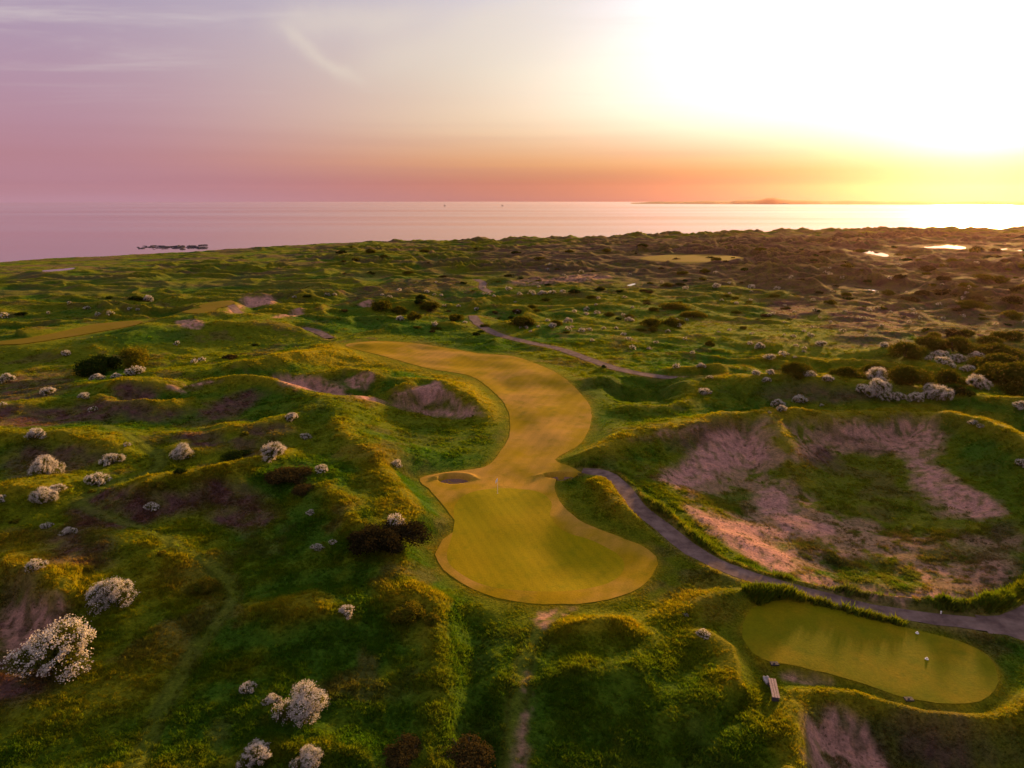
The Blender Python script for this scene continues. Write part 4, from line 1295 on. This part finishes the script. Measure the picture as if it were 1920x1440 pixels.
# other shrubs: x, y, width, height factor, kind, label
SHR = [
    (385, 1117, 62, .75, 'lime', 'low yellow green shrub beside the grass track'),
    (300, 922, 36, .7, 'lime', 'yellow green shrub on the dark heather slope'),
    (338, 890, 26, .9, 'dark', 'small dark green shrub below the pale pink hawthorn'),
    (30, 981, 18, .7, 'lime', 'tiny yellow shrub on the open golden slope'), (165, 1074, 24, .8, 'lime', 'small yellow flowering shrub on the golden mound'),
    (302, 1044, 20, .8, 'lime', 'small yellow topped shrub above the grass track'), (172, 925, 16, .7, 'lime', 'little yellow shrub at the foot of the yellowish hawthorn'),
    (700, 1052, 125, .75, 'black', 'dark brown gorse bush beside the putting green'),
    (742, 1030, 140, .5, 'black', 'blackish twiggy bush under the white topped hawthorn by the green'),
    (545, 912, 105, .6, 'gorse', 'brown gorse bush on the ridge below a white hawthorn'), (575, 930, 60, .6, 'gorse', 'lower brown gorse bush on the ridge'),
    (445, 862, 62, .45, 'dark', 'low dark mat of shrub behind the long crest'),
    (458, 818, 18, 1.0, 'lime', 'small yellow green dome on the curved crest'),
    (770, 1178, 84, .75, 'lime', 'yellow green leafy bush on the rough below the green'), (812, 1172, 40, .7, 'lime', 'smaller yellow leafy bush beside the putting green bank'),
    (760, 1440, 100, .6, 'gorse', 'left clump of brown gorse beside the foreground track'), (865, 1446, 130, .6, 'gorse', 'right clump of brown gorse beside the foreground track'),
    (187, 703, 82, .9, 'dark', 'deep green rounded shrub among the left dunes'),
    (252, 690, 66, 1.1, 'lime', 'yellow green shrub rising behind the deep green one'),
    (432, 674, 34, .75, 'gorse', 'brown dome shaped shrub on the grassy ridge'),
    (255, 564, 30, .6, 'dark', None), (206, 561, 14, .8, 'dark', None), (42, 593, 22, .5, 'dark', None), (577, 561, 18, .6, 'dark', None), (478, 649, 13, .8, 'dark', None),
    (717, 585, 48, .85, 'willow', None), (747, 590, 40, .85, 'willow', None), (790, 562, 26, .9, 'dark', None), (807, 584, 42, .9, 'willow', None), (786, 574, 22, .9, 'dark', None),
    (776, 601, 38, 1.0, 'willow', None), (855, 602, 40, .8, 'willow', None), (894, 629, 19, .9, 'dark', 'dark round shrub standing beside the winding path'),
    (968, 589, 30, .8, 'gorse', None), (980, 616, 52, .9, 'willow', None), (1042, 613, 30, .95, 'willow', None),
    (1159, 600, 15, .9, 'dark', None), (1225, 584, 24, .8, 'willow', None), (1222, 614, 46, .7, 'willow', None), (1262, 612, 50, .7, 'willow', None), (1224, 623, 21, 1.0, 'willow', None),
    (1263, 582, 70, .5, 'lime', None), (1132, 690, 13, 1.1, 'dark', 'small dark shrub overhanging the winding path'),
    (1028, 536, 17, .6, 'dark', None), (1077, 551, 27, .6, 'dark', None), (1163, 549, 21, .6, 'dark', None), (1210, 548, 35, .6, 'gorse', None),
    (1362, 558, 19, .7, 'willow', None), (1380, 562, 19, .7, 'willow', None), (1405, 567, 15, .9, 'willow', None), (1300, 597, 56, .55, 'lime', None),
    (1330, 649, 25, .9, 'willow', None), (1494, 706, 70, .85, 'willow', 'large domed green shrub on the turf ridge'),
    (1590, 708, 60, .8, 'willow', 'willow at the near end of the long thicket'), (1700, 724, 92, .85, 'willow', 'broad middle willow of the long thicket behind the hawthorns'),
    (1770, 726, 84, .85, 'willow', 'far end willow of the long thicket beside the tall hawthorn'), (1640, 706, 60, .8, 'willow', 'willow behind the large lilac white hawthorn'),
    (1700, 675, 76, .75, 'willow', None), (1745, 657, 62, .75, 'willow', None), (1792, 662, 74, .8, 'willow', None), (1870, 674, 95, .6, 'willow', None),
    (1875, 702, 98, .7, 'willow', None), (1895, 738, 125, .75, 'willow', 'big dark willow at the end of the crater bank'), (1795, 744, 54, .7, 'dark', 'dark green shrub beside the broad pinkish hawthorn'),
    (1750, 635, 26, .9, 'lime', None), (1785, 634, 46, .75, 'gorse', None), (1812, 632, 30, .8, 'willow', None), (1875, 637, 34, .8, 'willow', None), (1900, 640, 40, .8, 'willow', None), (1855, 647, 44, .6, 'willow', None),
    (1685, 722, 19, .8, 'willow', None), (1703, 722, 18, .7, 'lime', None),
    (1628, 530, 30, .7, 'gorse', None), (1687, 525, 27, .7, 'gorse', None), (1663, 554, 25, .9, 'willow', None), (1705, 566, 38, .7, 'gorse', None), (1727, 557, 25, .9, 'gorse', None),
    (1770, 527, 29, .8, 'gorse', None), (1743, 509, 44, .5, 'gorse', None), (1772, 555, 52, .6, 'gorse', None), (1820, 580, 56, .55, 'willow', None), (1892, 580, 43, .7, 'gorse', None),
    (1833, 562, 30, .6, 'gorse', None), (1895, 594, 30, .7, 'lime', None), (1815, 537, 30, .6, 'willow', None), (1842, 529, 36, .6, 'willow', None), (1875, 532, 36, .6, 'willow', None), (1905, 547, 36, .6, 'gorse', None),
]
# more of the same low scrub over the far dunes
for _ in range(150):
    SHR.append((float(1930 - 1300 * rng.random() ** 1.5), float(462 + 165 * rng.random() ** 1.2), float(rng.uniform(8, 26)), float(rng.uniform(.45, .8)), str(rng.choice(['gorse', 'willow', 'dark', 'willow'])), None))
for _ in range(60):
    HAW.append((float(rng.uniform(900, 1930)), float(495 + 140 * rng.random()), float(rng.uniform(6, 11)), None))


def where(x, y):
    """the place of a bush, named by things one can find"""
    if x < 640 and y > 690:
        return 'on the hummocky dunes left of the waste bunker'
    if x < 640:
        return 'on the turf before the rocky shore'
    if y > 690 and x > 1270:
        return 'on the bank behind the sand crater'
    if y > 625 and x > 1580:
        return 'behind the long willow thicket'
    if y > 640:
        return 'between the winding path and the long thicket'
    if x < 930 and y > 500:
        return 'around the far bend of the winding path'
    if y > 575:
        return 'on the heath beyond the winding path'
    if x > 1580:
        return 'among the pools of the far heath'
    return 'on the far dunes before the sea'


def plant(name, parts, single, x, y, z, rad, hf, rot):
    if single is not None:
        o = bpy.data.objects.new(name, single)
        COL.objects.link(o)
    else:
        o = bpy.data.objects.new(name, None)
        o.empty_display_size = 0.2
        COL.objects.link(o)
        for nm, m in parts:
            c = bpy.data.objects.new(nm, m)
            COL.objects.link(c)
            c.parent = o
    o.location = (x, y, z)
    o.rotation_euler = (0, 0, rot)
    o.scale = (rad, rad * rng.uniform(0.85, 1.1), rad * hf)
    return o


def plants():
    px = np.array([h[0] for h in HAW] + [s[0] for s in SHR], float)
    py = np.array([h[1] for h in HAW] + [s[1] for s in SHR], float)
    X, Y = cast(px, py)
    Z = HZ(X, Y)
    D = np.sqrt(X ** 2 + Y ** 2 + (CAM_H - Z) ** 2)
    far = np.hypot(X, Y)
    wid = np.array([h[2] for h in HAW] + [q_[2] for q_ in SHR], float)
    RAD = 0.5 * wid * D / FPX * 1.02
    PX_, PY_ = X * (1 + 0.6 * RAD / far), Y * (1 + 0.6 * RAD / far)
    kinds = ['haw'] * len(HAW) + [q_[4] for q_ in SHR]
    word = dict(haw='white flowering hawthorn', willow='green willow shrub', dark='dark green shrub', gorse='brown gorse shrub', lime='yellow green shrub', black='blackish shrub')
    turf = field(HEATHM)(PX_, PY_)

    def describe(j):
        r_ = RAD[j]
        size = 'tiny' if r_ < 0.8 else 'small' if r_ < 1.4 else 'medium' if r_ < 2.3 else 'large'
        dd = np.hypot(PX_ - PX_[j], PY_ - PY_[j]) - RAD - r_
        dd[j] = 1e9
        q_ = int(np.argmin(dd))
        if dd[q_] < 0.3:
            by = 'touching a ' + ('bigger ' if RAD[q_] > 1.25 * r_ else 'smaller ' if RAD[q_] < 0.8 * r_ else '') + word[kinds[q_]].replace('white flowering ', '')
        elif dd[q_] < 3.0:
            by = 'close by a ' + word[kinds[q_]].replace('white flowering ', '')
        else:
            by = 'alone on ' + ('brown heath' if turf[j] > 0.45 else 'green turf')
        lab = f'{size} {word[kinds[j]]} {by} {where(px[j], py[j])}'
        return ' '.join(lab.split()[:16])
    for i, (a, b, w, lab) in enumerate(HAW):
        rad = 0.5 * w * D[i] / FPX * (0.90 if w > 60 else 1.0)
        # the foot seen in the picture is the near edge of the crown
        ux, uy = X[i] / far[i], Y[i] / far[i]
        x, y = X[i] + ux * rad * 0.6, Y[i] + uy * rad * 0.6
        z = float(HZ(x, y)) - 0.08 * rad
        k = i % 4
        if w > 40:
            parts, single = list(zip(('crown', 'blossom', 'trunk'), HAW_NEAR[k])), None
        elif w > 17:
            parts, single = list(zip(('crown', 'blossom', 'trunk'), HAW_MID[k])), None
        else:
            parts, single = None, HAW_FAR[i % 5]
        tall_one = 1.9 if lab and lab.startswith('white topped') else 1.0
        o = plant('hawthorn_bush', parts, single, x, y, z, rad, tall_one * rng.uniform(0.8, 1.05), rng.uniform(0, 6.3))
        g = None
        if lab is None:
            lab = describe(i)
            g = 'hawthorns ' + where(a, b)
        tag(o, lab, 'bush', g or 'hawthorns in blossom')
    n0 = len(HAW)
    for i, (a, b, w, hf, kind, lab) in enumerate(SHR):
        j = n0 + i
        rad = 0.5 * w * D[j] / FPX * 1.02
        ux, uy = X[j] / far[j], Y[j] / far[j]
        x, y = X[j] + ux * rad * 0.6, Y[j] + uy * rad * 0.6
        z = float(HZ(x, y)) - 0.1 * rad
        near_v, mid_v = SHRUBS[kind]
        if w > 55:
            parts, single = list(zip(('crown', 'trunk'), near_v[i % 2])), None
        elif w > 20:
            parts, single = list(zip(('crown', 'trunk'), mid_v[i % 3])), None
        else:
            parts, single = None, SHRUB_FAR[kind][i % 3]
        nm = dict(willow='willow_shrub', dark='evergreen_shrub', gorse='gorse_bush', lime='elder_shrub', black='heather_bush')[kind]
        o = plant(nm, parts, single, x, y, z, rad, hf, rng.uniform(0, 6.3))
        g = None
        if lab is None:
            lab = describe(j)
            g = word[kind] + 's ' + where(a, b)
        tag(o, lab, 'shrub', g or 'shrubs of the dunes')


plants()
print('plants', round(time.time() - T0, 1))


# ------------------------------------------------------------------ rough grass (nobody could count it)
def tuft_mesh(name, n, width, lean):
    V, Fc = [], []
    for i in range(n):
        a = rng.uniform(0, 2 * math.pi)
        r0 = 0.45 * math.sqrt(rng.random())
        bx, by = r0 * math.cos(a) , r0 * math.sin(a)
        h = rng.uniform(0.55, 1.0)
        la = rng.uniform(0, 2 * math.pi)
        lx, ly = lean * rng.uniform(.2, 1) * math.cos(la) + 0.12, lean * rng.uniform(.2, 1) * math.sin(la)
        fa = rng.uniform(0, math.pi)
        wx, wy = width * math.cos(fa), width * math.sin(fa)
        k = len(V)
        V += [(bx - wx, by - wy, -0.08), (bx + wx, by + wy, -0.08),
              (bx + lx * .45 + wx * .8, by + ly * .45 + wy * .8, h * .6), (bx + lx * .45 - wx * .8, by + ly * .45 - wy * .8, h * .6), (bx + lx, by + ly, h)]
        Fc += [(k, k + 1, k + 2, k + 3), (k + 3, k + 2, k + 4)]
    me = bpy.data.meshes.new(name)
    me.from_pydata(V, [], Fc)
    me.materials.append(M['tuft'])
    return me


def grass_group(sources):
    ng = bpy.data.node_groups.new('grass_scatter', 'GeometryNodeTree')
    ng.interface.new_socket('Geometry', in_out='INPUT', socket_type='NodeSocketGeometry')
    ng.interface.new_socket('Geometry', in_out='OUTPUT', socket_type='NodeSocketGeometry')
    N, L = ng.nodes, ng.links
    gi, go = N.new('NodeGroupInput'), N.new('NodeGroupOutput')
    iop = N.new('GeometryNodeInstanceOnPoints')
    jn = N.new('GeometryNodeJoinGeometry')
    for s in sources[::-1]:
        oi = N.new('GeometryNodeObjectInfo')
        oi.inputs['Object'].default_value = s
        oi.inputs['As Instance'].default_value = True
        L.new(oi.outputs['Geometry'], jn.inputs[0])

    def attr(nm, ty):
        a = N.new('GeometryNodeInputNamedAttribute')
        a.data_type = ty
        a.inputs['Name'].default_value = nm
        return a.outputs[0]
    mp = N.new('GeometryNodeMeshToPoints')
    L.new(gi.outputs[0], mp.inputs['Mesh'])
    L.new(mp.outputs[0], iop.inputs['Points'])
    L.new(jn.outputs[0], iop.inputs['Instance'])
    iop.inputs['Pick Instance'].default_value = True
    L.new(attr('pick', 'INT'), iop.inputs['Instance Index'])
    L.new(attr('rot', 'FLOAT_VECTOR'), iop.inputs['Rotation'])
    L.new(attr('size', 'FLOAT_VECTOR'), iop.inputs['Scale'])
    L.new(iop.outputs[0], go.inputs[0])
    return ng


def scatter():
    src = []
    for nm, n, wd, ln in (('grass_tuft', 16, 0.05, 0.45), ('grass_tuft', 13, 0.06, 0.6), ('grass_tuft', 18, 0.04, 0.35)):
        src.append(bpy.data.objects.new(nm, tuft_mesh(nm, n, wd, ln)))
    ng = grass_group(src)
    fcol = [field(GC[:, i]) for i in range(3)]
    ftrack = field(TRACKM)
    fwild, fsand, fheath, fmow, fpath = field(WILD), field(SANDM), field(HEATHM), field(MOW), field(PATHD)

    def band(r0, r1, n, smin, smax, ha, pw=1.0):
        u = rng.random(n)
        r_ = (r0 ** pw + u * (r1 ** pw - r0 ** pw)) ** (1 / pw)
        a = np.radians(rng.uniform(-47, 47, n))
        x, y = r_ * np.sin(a), r_ * np.cos(a)
        clump = fbm(x / 2.6, y / 2.6, 2, 501)
        keep = (rng.random(n) < np.clip(0.75 + 0.9 * clump, 0.15, 1)) & (fmow(x, y) < -0.10) & (fpath(x, y) > 0.12)
        keep &= rng.random(n) > np.clip(fsand(x, y) * 1.5, 0, 0.93)
        keep &= (shore_dist(x, y) > 20) & (rng.random(n) > 0.9 * ftrack(x, y))
        for poly, lv in PONDS:
            keep &= sdf(x, y, poly, 3) < -1
        x, y, clump = x[keep], y[keep], clump[keep]
        s = (smin + (smax - smin) * rng.random(len(x)) ** 1.5) * (1 + 0.7 * np.clip(clump, -.4, .8))
        s *= 0.30 + 0.70 * ss(0, 5, -fmow(x, y))
        s *= 1 - 0.45 * np.clip(fsand(x, y), 0, 1)
        hth = fheath(x, y)
        s *= 1 - 0.3 * hth
        return x, y, s, ha
    bands = [band(14, 75, 260000, .18, .40, .52, 1.2), band(70, 150, 130000, .24, .50, .40, 1.3), band(145, 260, 50000, .35, .7, .34, 1.3)]
    # tall grass on the banks along the path
    nb_ = len(bands)
    for pts, num, wd in ((CREST_W[BANKS[0]][0], 9000, 0.7), (CREST_W[BANKS[1]][0], 2600, 0.4)):
        k = rng.uniform(0, len(pts) - 1.001, num)
        i0 = k.astype(int)
        q_ = pts[i0] + (pts[i0 + 1] - pts[i0]) * (k - i0)[:, None]
        bx, by = q_[:, 0] + rng.normal(0, wd, num), q_[:, 1] + rng.normal(0, wd, num)
        _, sd_, _ = seg_dist(bx, by, PATH_W[0][0])
        _, s0, _ = seg_dist(pts[:, 0], pts[:, 1], PATH_W[0][0])
        wave = fbm(bx / 2.2, by / 2.2, 3, 511)
        ok = (fpath(bx, by) > 0.3) & (fmow(bx, by) < -0.2) & (np.sign(sd_) == np.sign(np.median(s0))) & (rng.random(num) < 0.65 + 0.8 * wave)
        bands.append((bx[ok], by[ok], (rng.uniform(.32, .70, num) * (1 + 0.7 * np.clip(wave, -.5, .6)))[ok], 0.8))
    tall = sum(len(b[0]) for b in bands[nb_:])
    x = np.concatenate([b[0] for b in bands])
    y = np.concatenate([b[1] for b in bands])
    s = np.concatenate([b[2] for b in bands])
    ha = np.concatenate([np.full(len(b[0]), b[3]) for b in bands])
    z = HZ(x, y)
    n = len(x)
    me = bpy.data.meshes.new('rough_grass')
    me.vertices.add(n)
    me.vertices.foreach_set('co', np.stack([x, y, z], 1).astype(np.float32).ravel())

    def put(nm, ty, arr, key):
        a = me.attributes.new(nm, ty, 'POINT')
        a.data.foreach_set(key, np.ascontiguousarray(arr).ravel())
    put('pick', 'INT', rng.integers(0, 3, n).astype(np.int32), 'value')
    rot = np.stack([rng.normal(0, .12, n), rng.normal(0, .12, n), rng.uniform(-.9, .9, n)], 1)
    put('rot', 'FLOAT_VECTOR', rot.astype(np.float32), 'vector')
    sz = np.stack([s, s, s * ha * rng.uniform(.7, 1.25, n)], 1)
    put('size', 'FLOAT_VECTOR', sz.astype(np.float32), 'vector')
    c = np.stack([f(x, y) for f in fcol], 1)
    var = np.exp(rng.normal(0, .22, n))[:, None] * np.stack([np.exp(rng.normal(0.02, .12, n)), np.ones(n), np.ones(n)], 1)
    sm_ = np.clip(fsand(x, y) * 1.4, 0, 1)[:, None]
    c = c * (1 - sm_) + np.array((0.055, 0.05, 0.03)) * sm_
    c[-tall:] = c[-tall:] * 0.3 + 0.7 * np.array((0.040, 0.068, 0.005))
    c = np.clip(c * var * 1.45, 0.004, 0.4)
    put('tint', 'FLOAT_COLOR', np.concatenate([c, np.ones((n, 1))], 1).astype(np.float32), 'color')
    me.update()
    o = link('rough_grass', me)
    md = o.modifiers.new('scatter', 'NODES')
    md.node_group = ng
    o['kind'] = 'stuff'
    tag(o, 'long rough grass covering the dunes', 'grass')
    print('tufts', n)


scatter()


# ------------------------------------------------------------------ small things
def bm_obj(name, bm, mat, parent=None):
    me = bpy.data.meshes.new(name)
    bm.to_mesh(me)
    bm.free()
    return link(name, me, parent, mat)


def box(bm, c, s, rz=0.0, bev=0.0):
    r_ = bmesh.ops.create_cube(bm, size=1.0)
    vs_ = r_['verts']
    bmesh.ops.scale(bm, verts=vs_, vec=s)
    if bev:
        es = list({e for v in vs_ for e in v.link_edges})
        o = bmesh.ops.bevel(bm, geom=es, offset=bev, segments=1, affect='EDGES')
        vs_ = list({v for f in o['faces'] for v in f.verts} | {v for v in vs_ if v.is_valid})
    bmesh.ops.translate(bm, verts=vs_, vec=c)


def lathe(bm, prof, n=12, c=(0, 0, 0)):
    prev = None
    for r_, z_ in prof:
        ring = [bm.verts.new((c[0] + r_ * math.cos(a), c[1] + r_ * math.sin(a), c[2] + z_)) for a in np.arange(n) * 2 * math.pi / n]
        if prev:
            for i in range(n):
                bm.faces.new((prev[i], prev[(i + 1) % n], ring[(i + 1) % n], ring[i]))
        else:
            bm.faces.new(ring[::-1])
        prev = ring
    bm.faces.new(prev)


def at(px, py):
    x, y = cast(px, py)
    return float(x[0]), float(y[0]), float(HZ(x, y)[0])


def empty(name, loc, rz=0.0):
    o = bpy.data.objects.new(name, None)
    COL.objects.link(o)
    o.location = loc
    o.rotation_euler = (0, 0, rz)
    o.empty_display_size = 0.3
    return o


def bench():
    x0, y0 = W(1448, 1267, 0.8)
    x1, y1 = W(1456, 1303, 0.8)
    L = math.hypot(x1 - x0, y1 - y0)
    cx, cy_ = float((x0 + x1) / 2), float((y0 + y1) / 2)
    z = float(land(np.array([cx]), np.array([cy_]))[0][0])
    z = min(z, 0.42)
    b = empty('bench', (cx, cy_, z), math.atan2(x1 - x0, -(y1 - y0)))
    for i in (-1, 0, 1):
        bm = bmesh.new()
        box(bm, (i * 0.155, 0, 0.45), (0.135, L, 0.05), 0, 0.008)
        bm_obj('seat_slat', bm, M['wood'], b)
    for s in (-1, 1):
        bm = bmesh.new()
        box(bm, (0, s * (L / 2 - 0.16), 0.17), (0.40, 0.14, 0.51), 0, 0.015)
        bm_obj('leg', bm, M['darkwood'], b)
    bm = bmesh.new()
    box(bm, (0, 0, 0.395), (0.10, L * 0.8, 0.06), 0, 0.005)
    bm_obj('stretcher', bm, M['darkwood'], b)
    tag(b, 'weathered wooden slatted bench without back beside the tee', 'bench')
    sx, sy, sz = at(1438, 1280)
    bm = bmesh.new()
    bmesh.ops.create_icosphere(bm, subdivisions=3, radius=0.3)
    for v in bm.verts:
        n_ = 1 + 0.25 * math.sin(v.co.x * 13 + 1) * math.cos(v.co.y * 11) + 0.1 * math.sin(v.co.z * 23)
        v.co = Vector((v.co.x * n_ * 0.75, v.co.y * n_ * 1.1, v.co.z * n_ * 0.85))
    o = bm_obj('boulder', bm, M['stone'])
    o.location = (sx, sy, sz + 0.16)
    tag(o, 'pale grey boulder lying against the bench', 'boulder')


bench()


def flagstick():
    x, y = W(933, 926, 0.0)
    x, y = float(x), float(y)
    z = float(land(np.array([x]), np.array([y]))[0][0]) + 0.045
    f = empty('flagstick', (x, y, z))
    bm = bmesh.new()
    lathe(bm, [(0.016, -0.15), (0.014, 1.2), (0.011, 1.7), (0.003, 1.72)], 8)
    bm_obj('pole', bm, M['white'], f)
    bm = bmesh.new()
    cols = []
    for i in range(9):
        u = i / 8
        xx = -0.012 - 0.20 * u
        cols.append([bm.verts.new((xx, 0.05 * math.sin(u * 6.0) * u + dy, zz - 0.30 * u ** 1.4)) for zz in (1.68, 1.52, 1.34) for dy in (0.0,)])
    for a, b in zip(cols[:-1], cols[1:]):
        for i in range(2):
            bm.faces.new((a[i], b[i], b[i + 1], a[i + 1]))
    fl = bm_obj('flag', bm, M['white'], f)
    sm = fl.modifiers.new('thick', 'SOLIDIFY')
    sm.thickness = 0.008
    bm = bmesh.new()
    lathe(bm, [(0.054, -0.1), (0.054, 0.004), (0.048, 0.006), (0.046, -0.09)], 14)
    bm_obj('cup', bm, M['white'], f)
    tag(f, 'golf flagstick with small white flag on the putting green', 'flagstick')


flagstick()

for px, py, lab in ((1719.6, 1187.5, 'white tee marker ball near the path edge of the tee'), (1737.5, 1236, 'white tee marker ball in the middle of the tee')):
    x, y = [float(v) for v in W(px, py, 0.37)]
    t_ = empty('tee_marker', (x, y, 0.37))
    bm = bmesh.new()
    lathe(bm, [(0.10, -0.02), (0.12, 0.02), (0.10, 0.05)], 14)
    bm_obj('base', bm, M['white'], t_)
    bm = bmesh.new()
    bmesh.ops.create_uvsphere(bm, u_segments=16, v_segments=10, radius=0.07)
    bmesh.ops.translate(bm, verts=bm.verts[:], vec=(0, 0, 0.08))
    ob = bm_obj('ball', bm, M['white'], t_)
    ob.data.polygons.foreach_set('use_smooth', np.ones(len(ob.data.polygons), bool))
    tag(t_, lab, 'tee marker', 'tee markers')

for px, py, lab in ((1452, 1244.5, 'grey metal plate in the turf above the bench'), (1704, 1311, 'grey metal plate at the edge of the tee above the dark bank')):
    x, y, z = at(px, py)
    p = empty('ground_plate', (x, y, z + 0.01))
    bm = bmesh.new()
    box(bm, (0, 0, 0), (0.52, 0.36, 0.09), 0, 0.015)
    bm_obj('plate', bm, M['metal'], p)
    bm = bmesh.new()
    box(bm, (0.0, 0.0, 0.056), (0.14, 0.05, 0.03), 0, 0.006)
    bm_obj('handle', bm, M['darkwood'], p)
    tag(p, lab, 'plate', 'plates in the turf')

x, y, z = at(1764, 1151)
p = empty('marker_post', (x, y, z))
bm = bmesh.new()
lathe(bm, [(0.05, -0.2), (0.05, 0.17), (0.03, 0.20)], 10)
bm_obj('post', bm, M['white'], p)
bm = bmesh.new()
lathe(bm, [(0.056, 0.14), (0.058, 0.21), (0.02, 0.24)], 10)
bm_obj('cap', bm, M['white'], p)
tag(p, 'short white marker post at the foot of the crater hedge', 'post')


# rocks in the shallows off the shore
def rocks():
    base = []
    for v in range(4):
        bm = bmesh.new()
        bmesh.ops.create_icosphere(bm, subdivisions=2, radius=1.0)
        ph = rng.uniform(0, 6, 6)
        for q_ in bm.verts:
            c = q_.co
            k = 1 + 0.22 * math.sin(3.1 * c.x + ph[0]) + 0.2 * math.sin(4.3 * c.y + ph[1]) + 0.16 * math.sin(7 * c.z + ph[2])
            q_.co = Vector((c.x * k, c.y * k, c.z * k * 0.55))
        me = bpy.data.meshes.new('shore_rock')
        bm.to_mesh(me)
        bm.free()
        me.materials.append(M['rock'])
        base.append(me)
    for i in range(75):
        px = float(np.clip(rng.normal(322, 34), 232, 380))
        py = 463.5 + 0.004 * (px - 300) + float(rng.normal(0, 1.4)) + (0.9 if px < 270 else 0)
        x, y = [float(a) for a in W(px, py, SEA_Z)]
        if shore_dist(np.array([x]), np.array([y]))[0] > -3:
            y += 12
        o = bpy.data.objects.new('shore_rock', base[i % 4])
        COL.objects.link(o)
        s = float(rng.uniform(0.7, 1.9)) * (1.25 if px > 300 else 0.8)
        o.location = (x, y, SEA_Z - 0.05 * s)
        o.scale = (s * float(rng.uniform(1.0, 2.2)), s * float(rng.uniform(.8, 1.6)), s * float(rng.uniform(.6, 1.1)))
        o.rotation_euler = (0, 0, float(rng.uniform(0, 6.3)))
        tag(o, f"{'large' if s > 1.7 else 'medium' if s > 1.15 else 'small'} dark rock {'at the loose seaward end' if px < 300 else 'in the thick'} of the reef off the left shore", 'rock', 'rocks off the shore')


rocks()


def ship(px, lab, L, H):
    x, y = [float(a) for a in W(px, 386.5, SEA_Z)]
    s = empty('fishing_boat', (x, y, SEA_Z), 0.6)
    bm = bmesh.new()
    secs = [(-.5, .35, .9), (-.46, .5, 1), (.3, .5, 1), (.44, .3, 1.1), (.52, .02, 1.25)]
    prev = None
    for u, w_, hh in secs:
        r_ = [bm.verts.new((u * L, sx * w_ * L * .15, zz)) for sx, zz in ((-1, hh * H * .35), (-.7, -2), (.7, -2), (1, hh * H * .35))]
        if prev:
            for i in range(4):
                bm.faces.new((prev[i], prev[(i + 1) % 4], r_[(i + 1) % 4], r_[i]))
        else:
            bm.faces.new(r_)
        prev = r_
    bm.faces.new(prev[::-1])
    bm_obj('hull', bm, M['ship'], s)
    bm = bmesh.new()
    box(bm, (-.36 * L, 0, .6 * H), (.13 * L, .11 * L, .55 * H))
    bm_obj('bridge', bm, M['ship'], s)
    bm = bmesh.new()
    box(bm, (-.40 * L, 0, .95 * H), (.04 * L, .04 * L, .3 * H))
    bm_obj('funnel', bm, M['ship'], s)
    tag(s, lab, 'boat', 'boats on the horizon')


ship(834, 'tiny distant boat on the hazy rose part of the horizon', 9, 7)
ship(942, 'tiny distant boat on the yellow part of the horizon nearer the far coast', 9, 8)

# ------------------------------------------------------------------ the evening air
bm = bmesh.new()
bmesh.ops.create_cube(bm, size=1.0)
bmesh.ops.scale(bm, verts=bm.verts[:], vec=(14400, 14400, 150))
bmesh.ops.translate(bm, verts=bm.verts[:], vec=(0, 0, 63))
hm, t = new_mat('haze')
v = t.n('ShaderNodeVolumePrincipled')
v.inputs['Color'].default_value = (0.98, 0.52, 0.40, 1)
v.inputs['Density'].default_value = 0.000015
v.inputs['Anisotropy'].default_value = 0.82
out = t.n('ShaderNodeOutputMaterial')
t.t.links.new(v.outputs[0], out.inputs['Volume'])
hz = bm_obj('haze', bm, hm)
hz['kind'] = 'stuff'
tag(hz, 'thin evening haze over the dunes and the sea', 'haze')
print('done', round(time.time() - T0, 1))
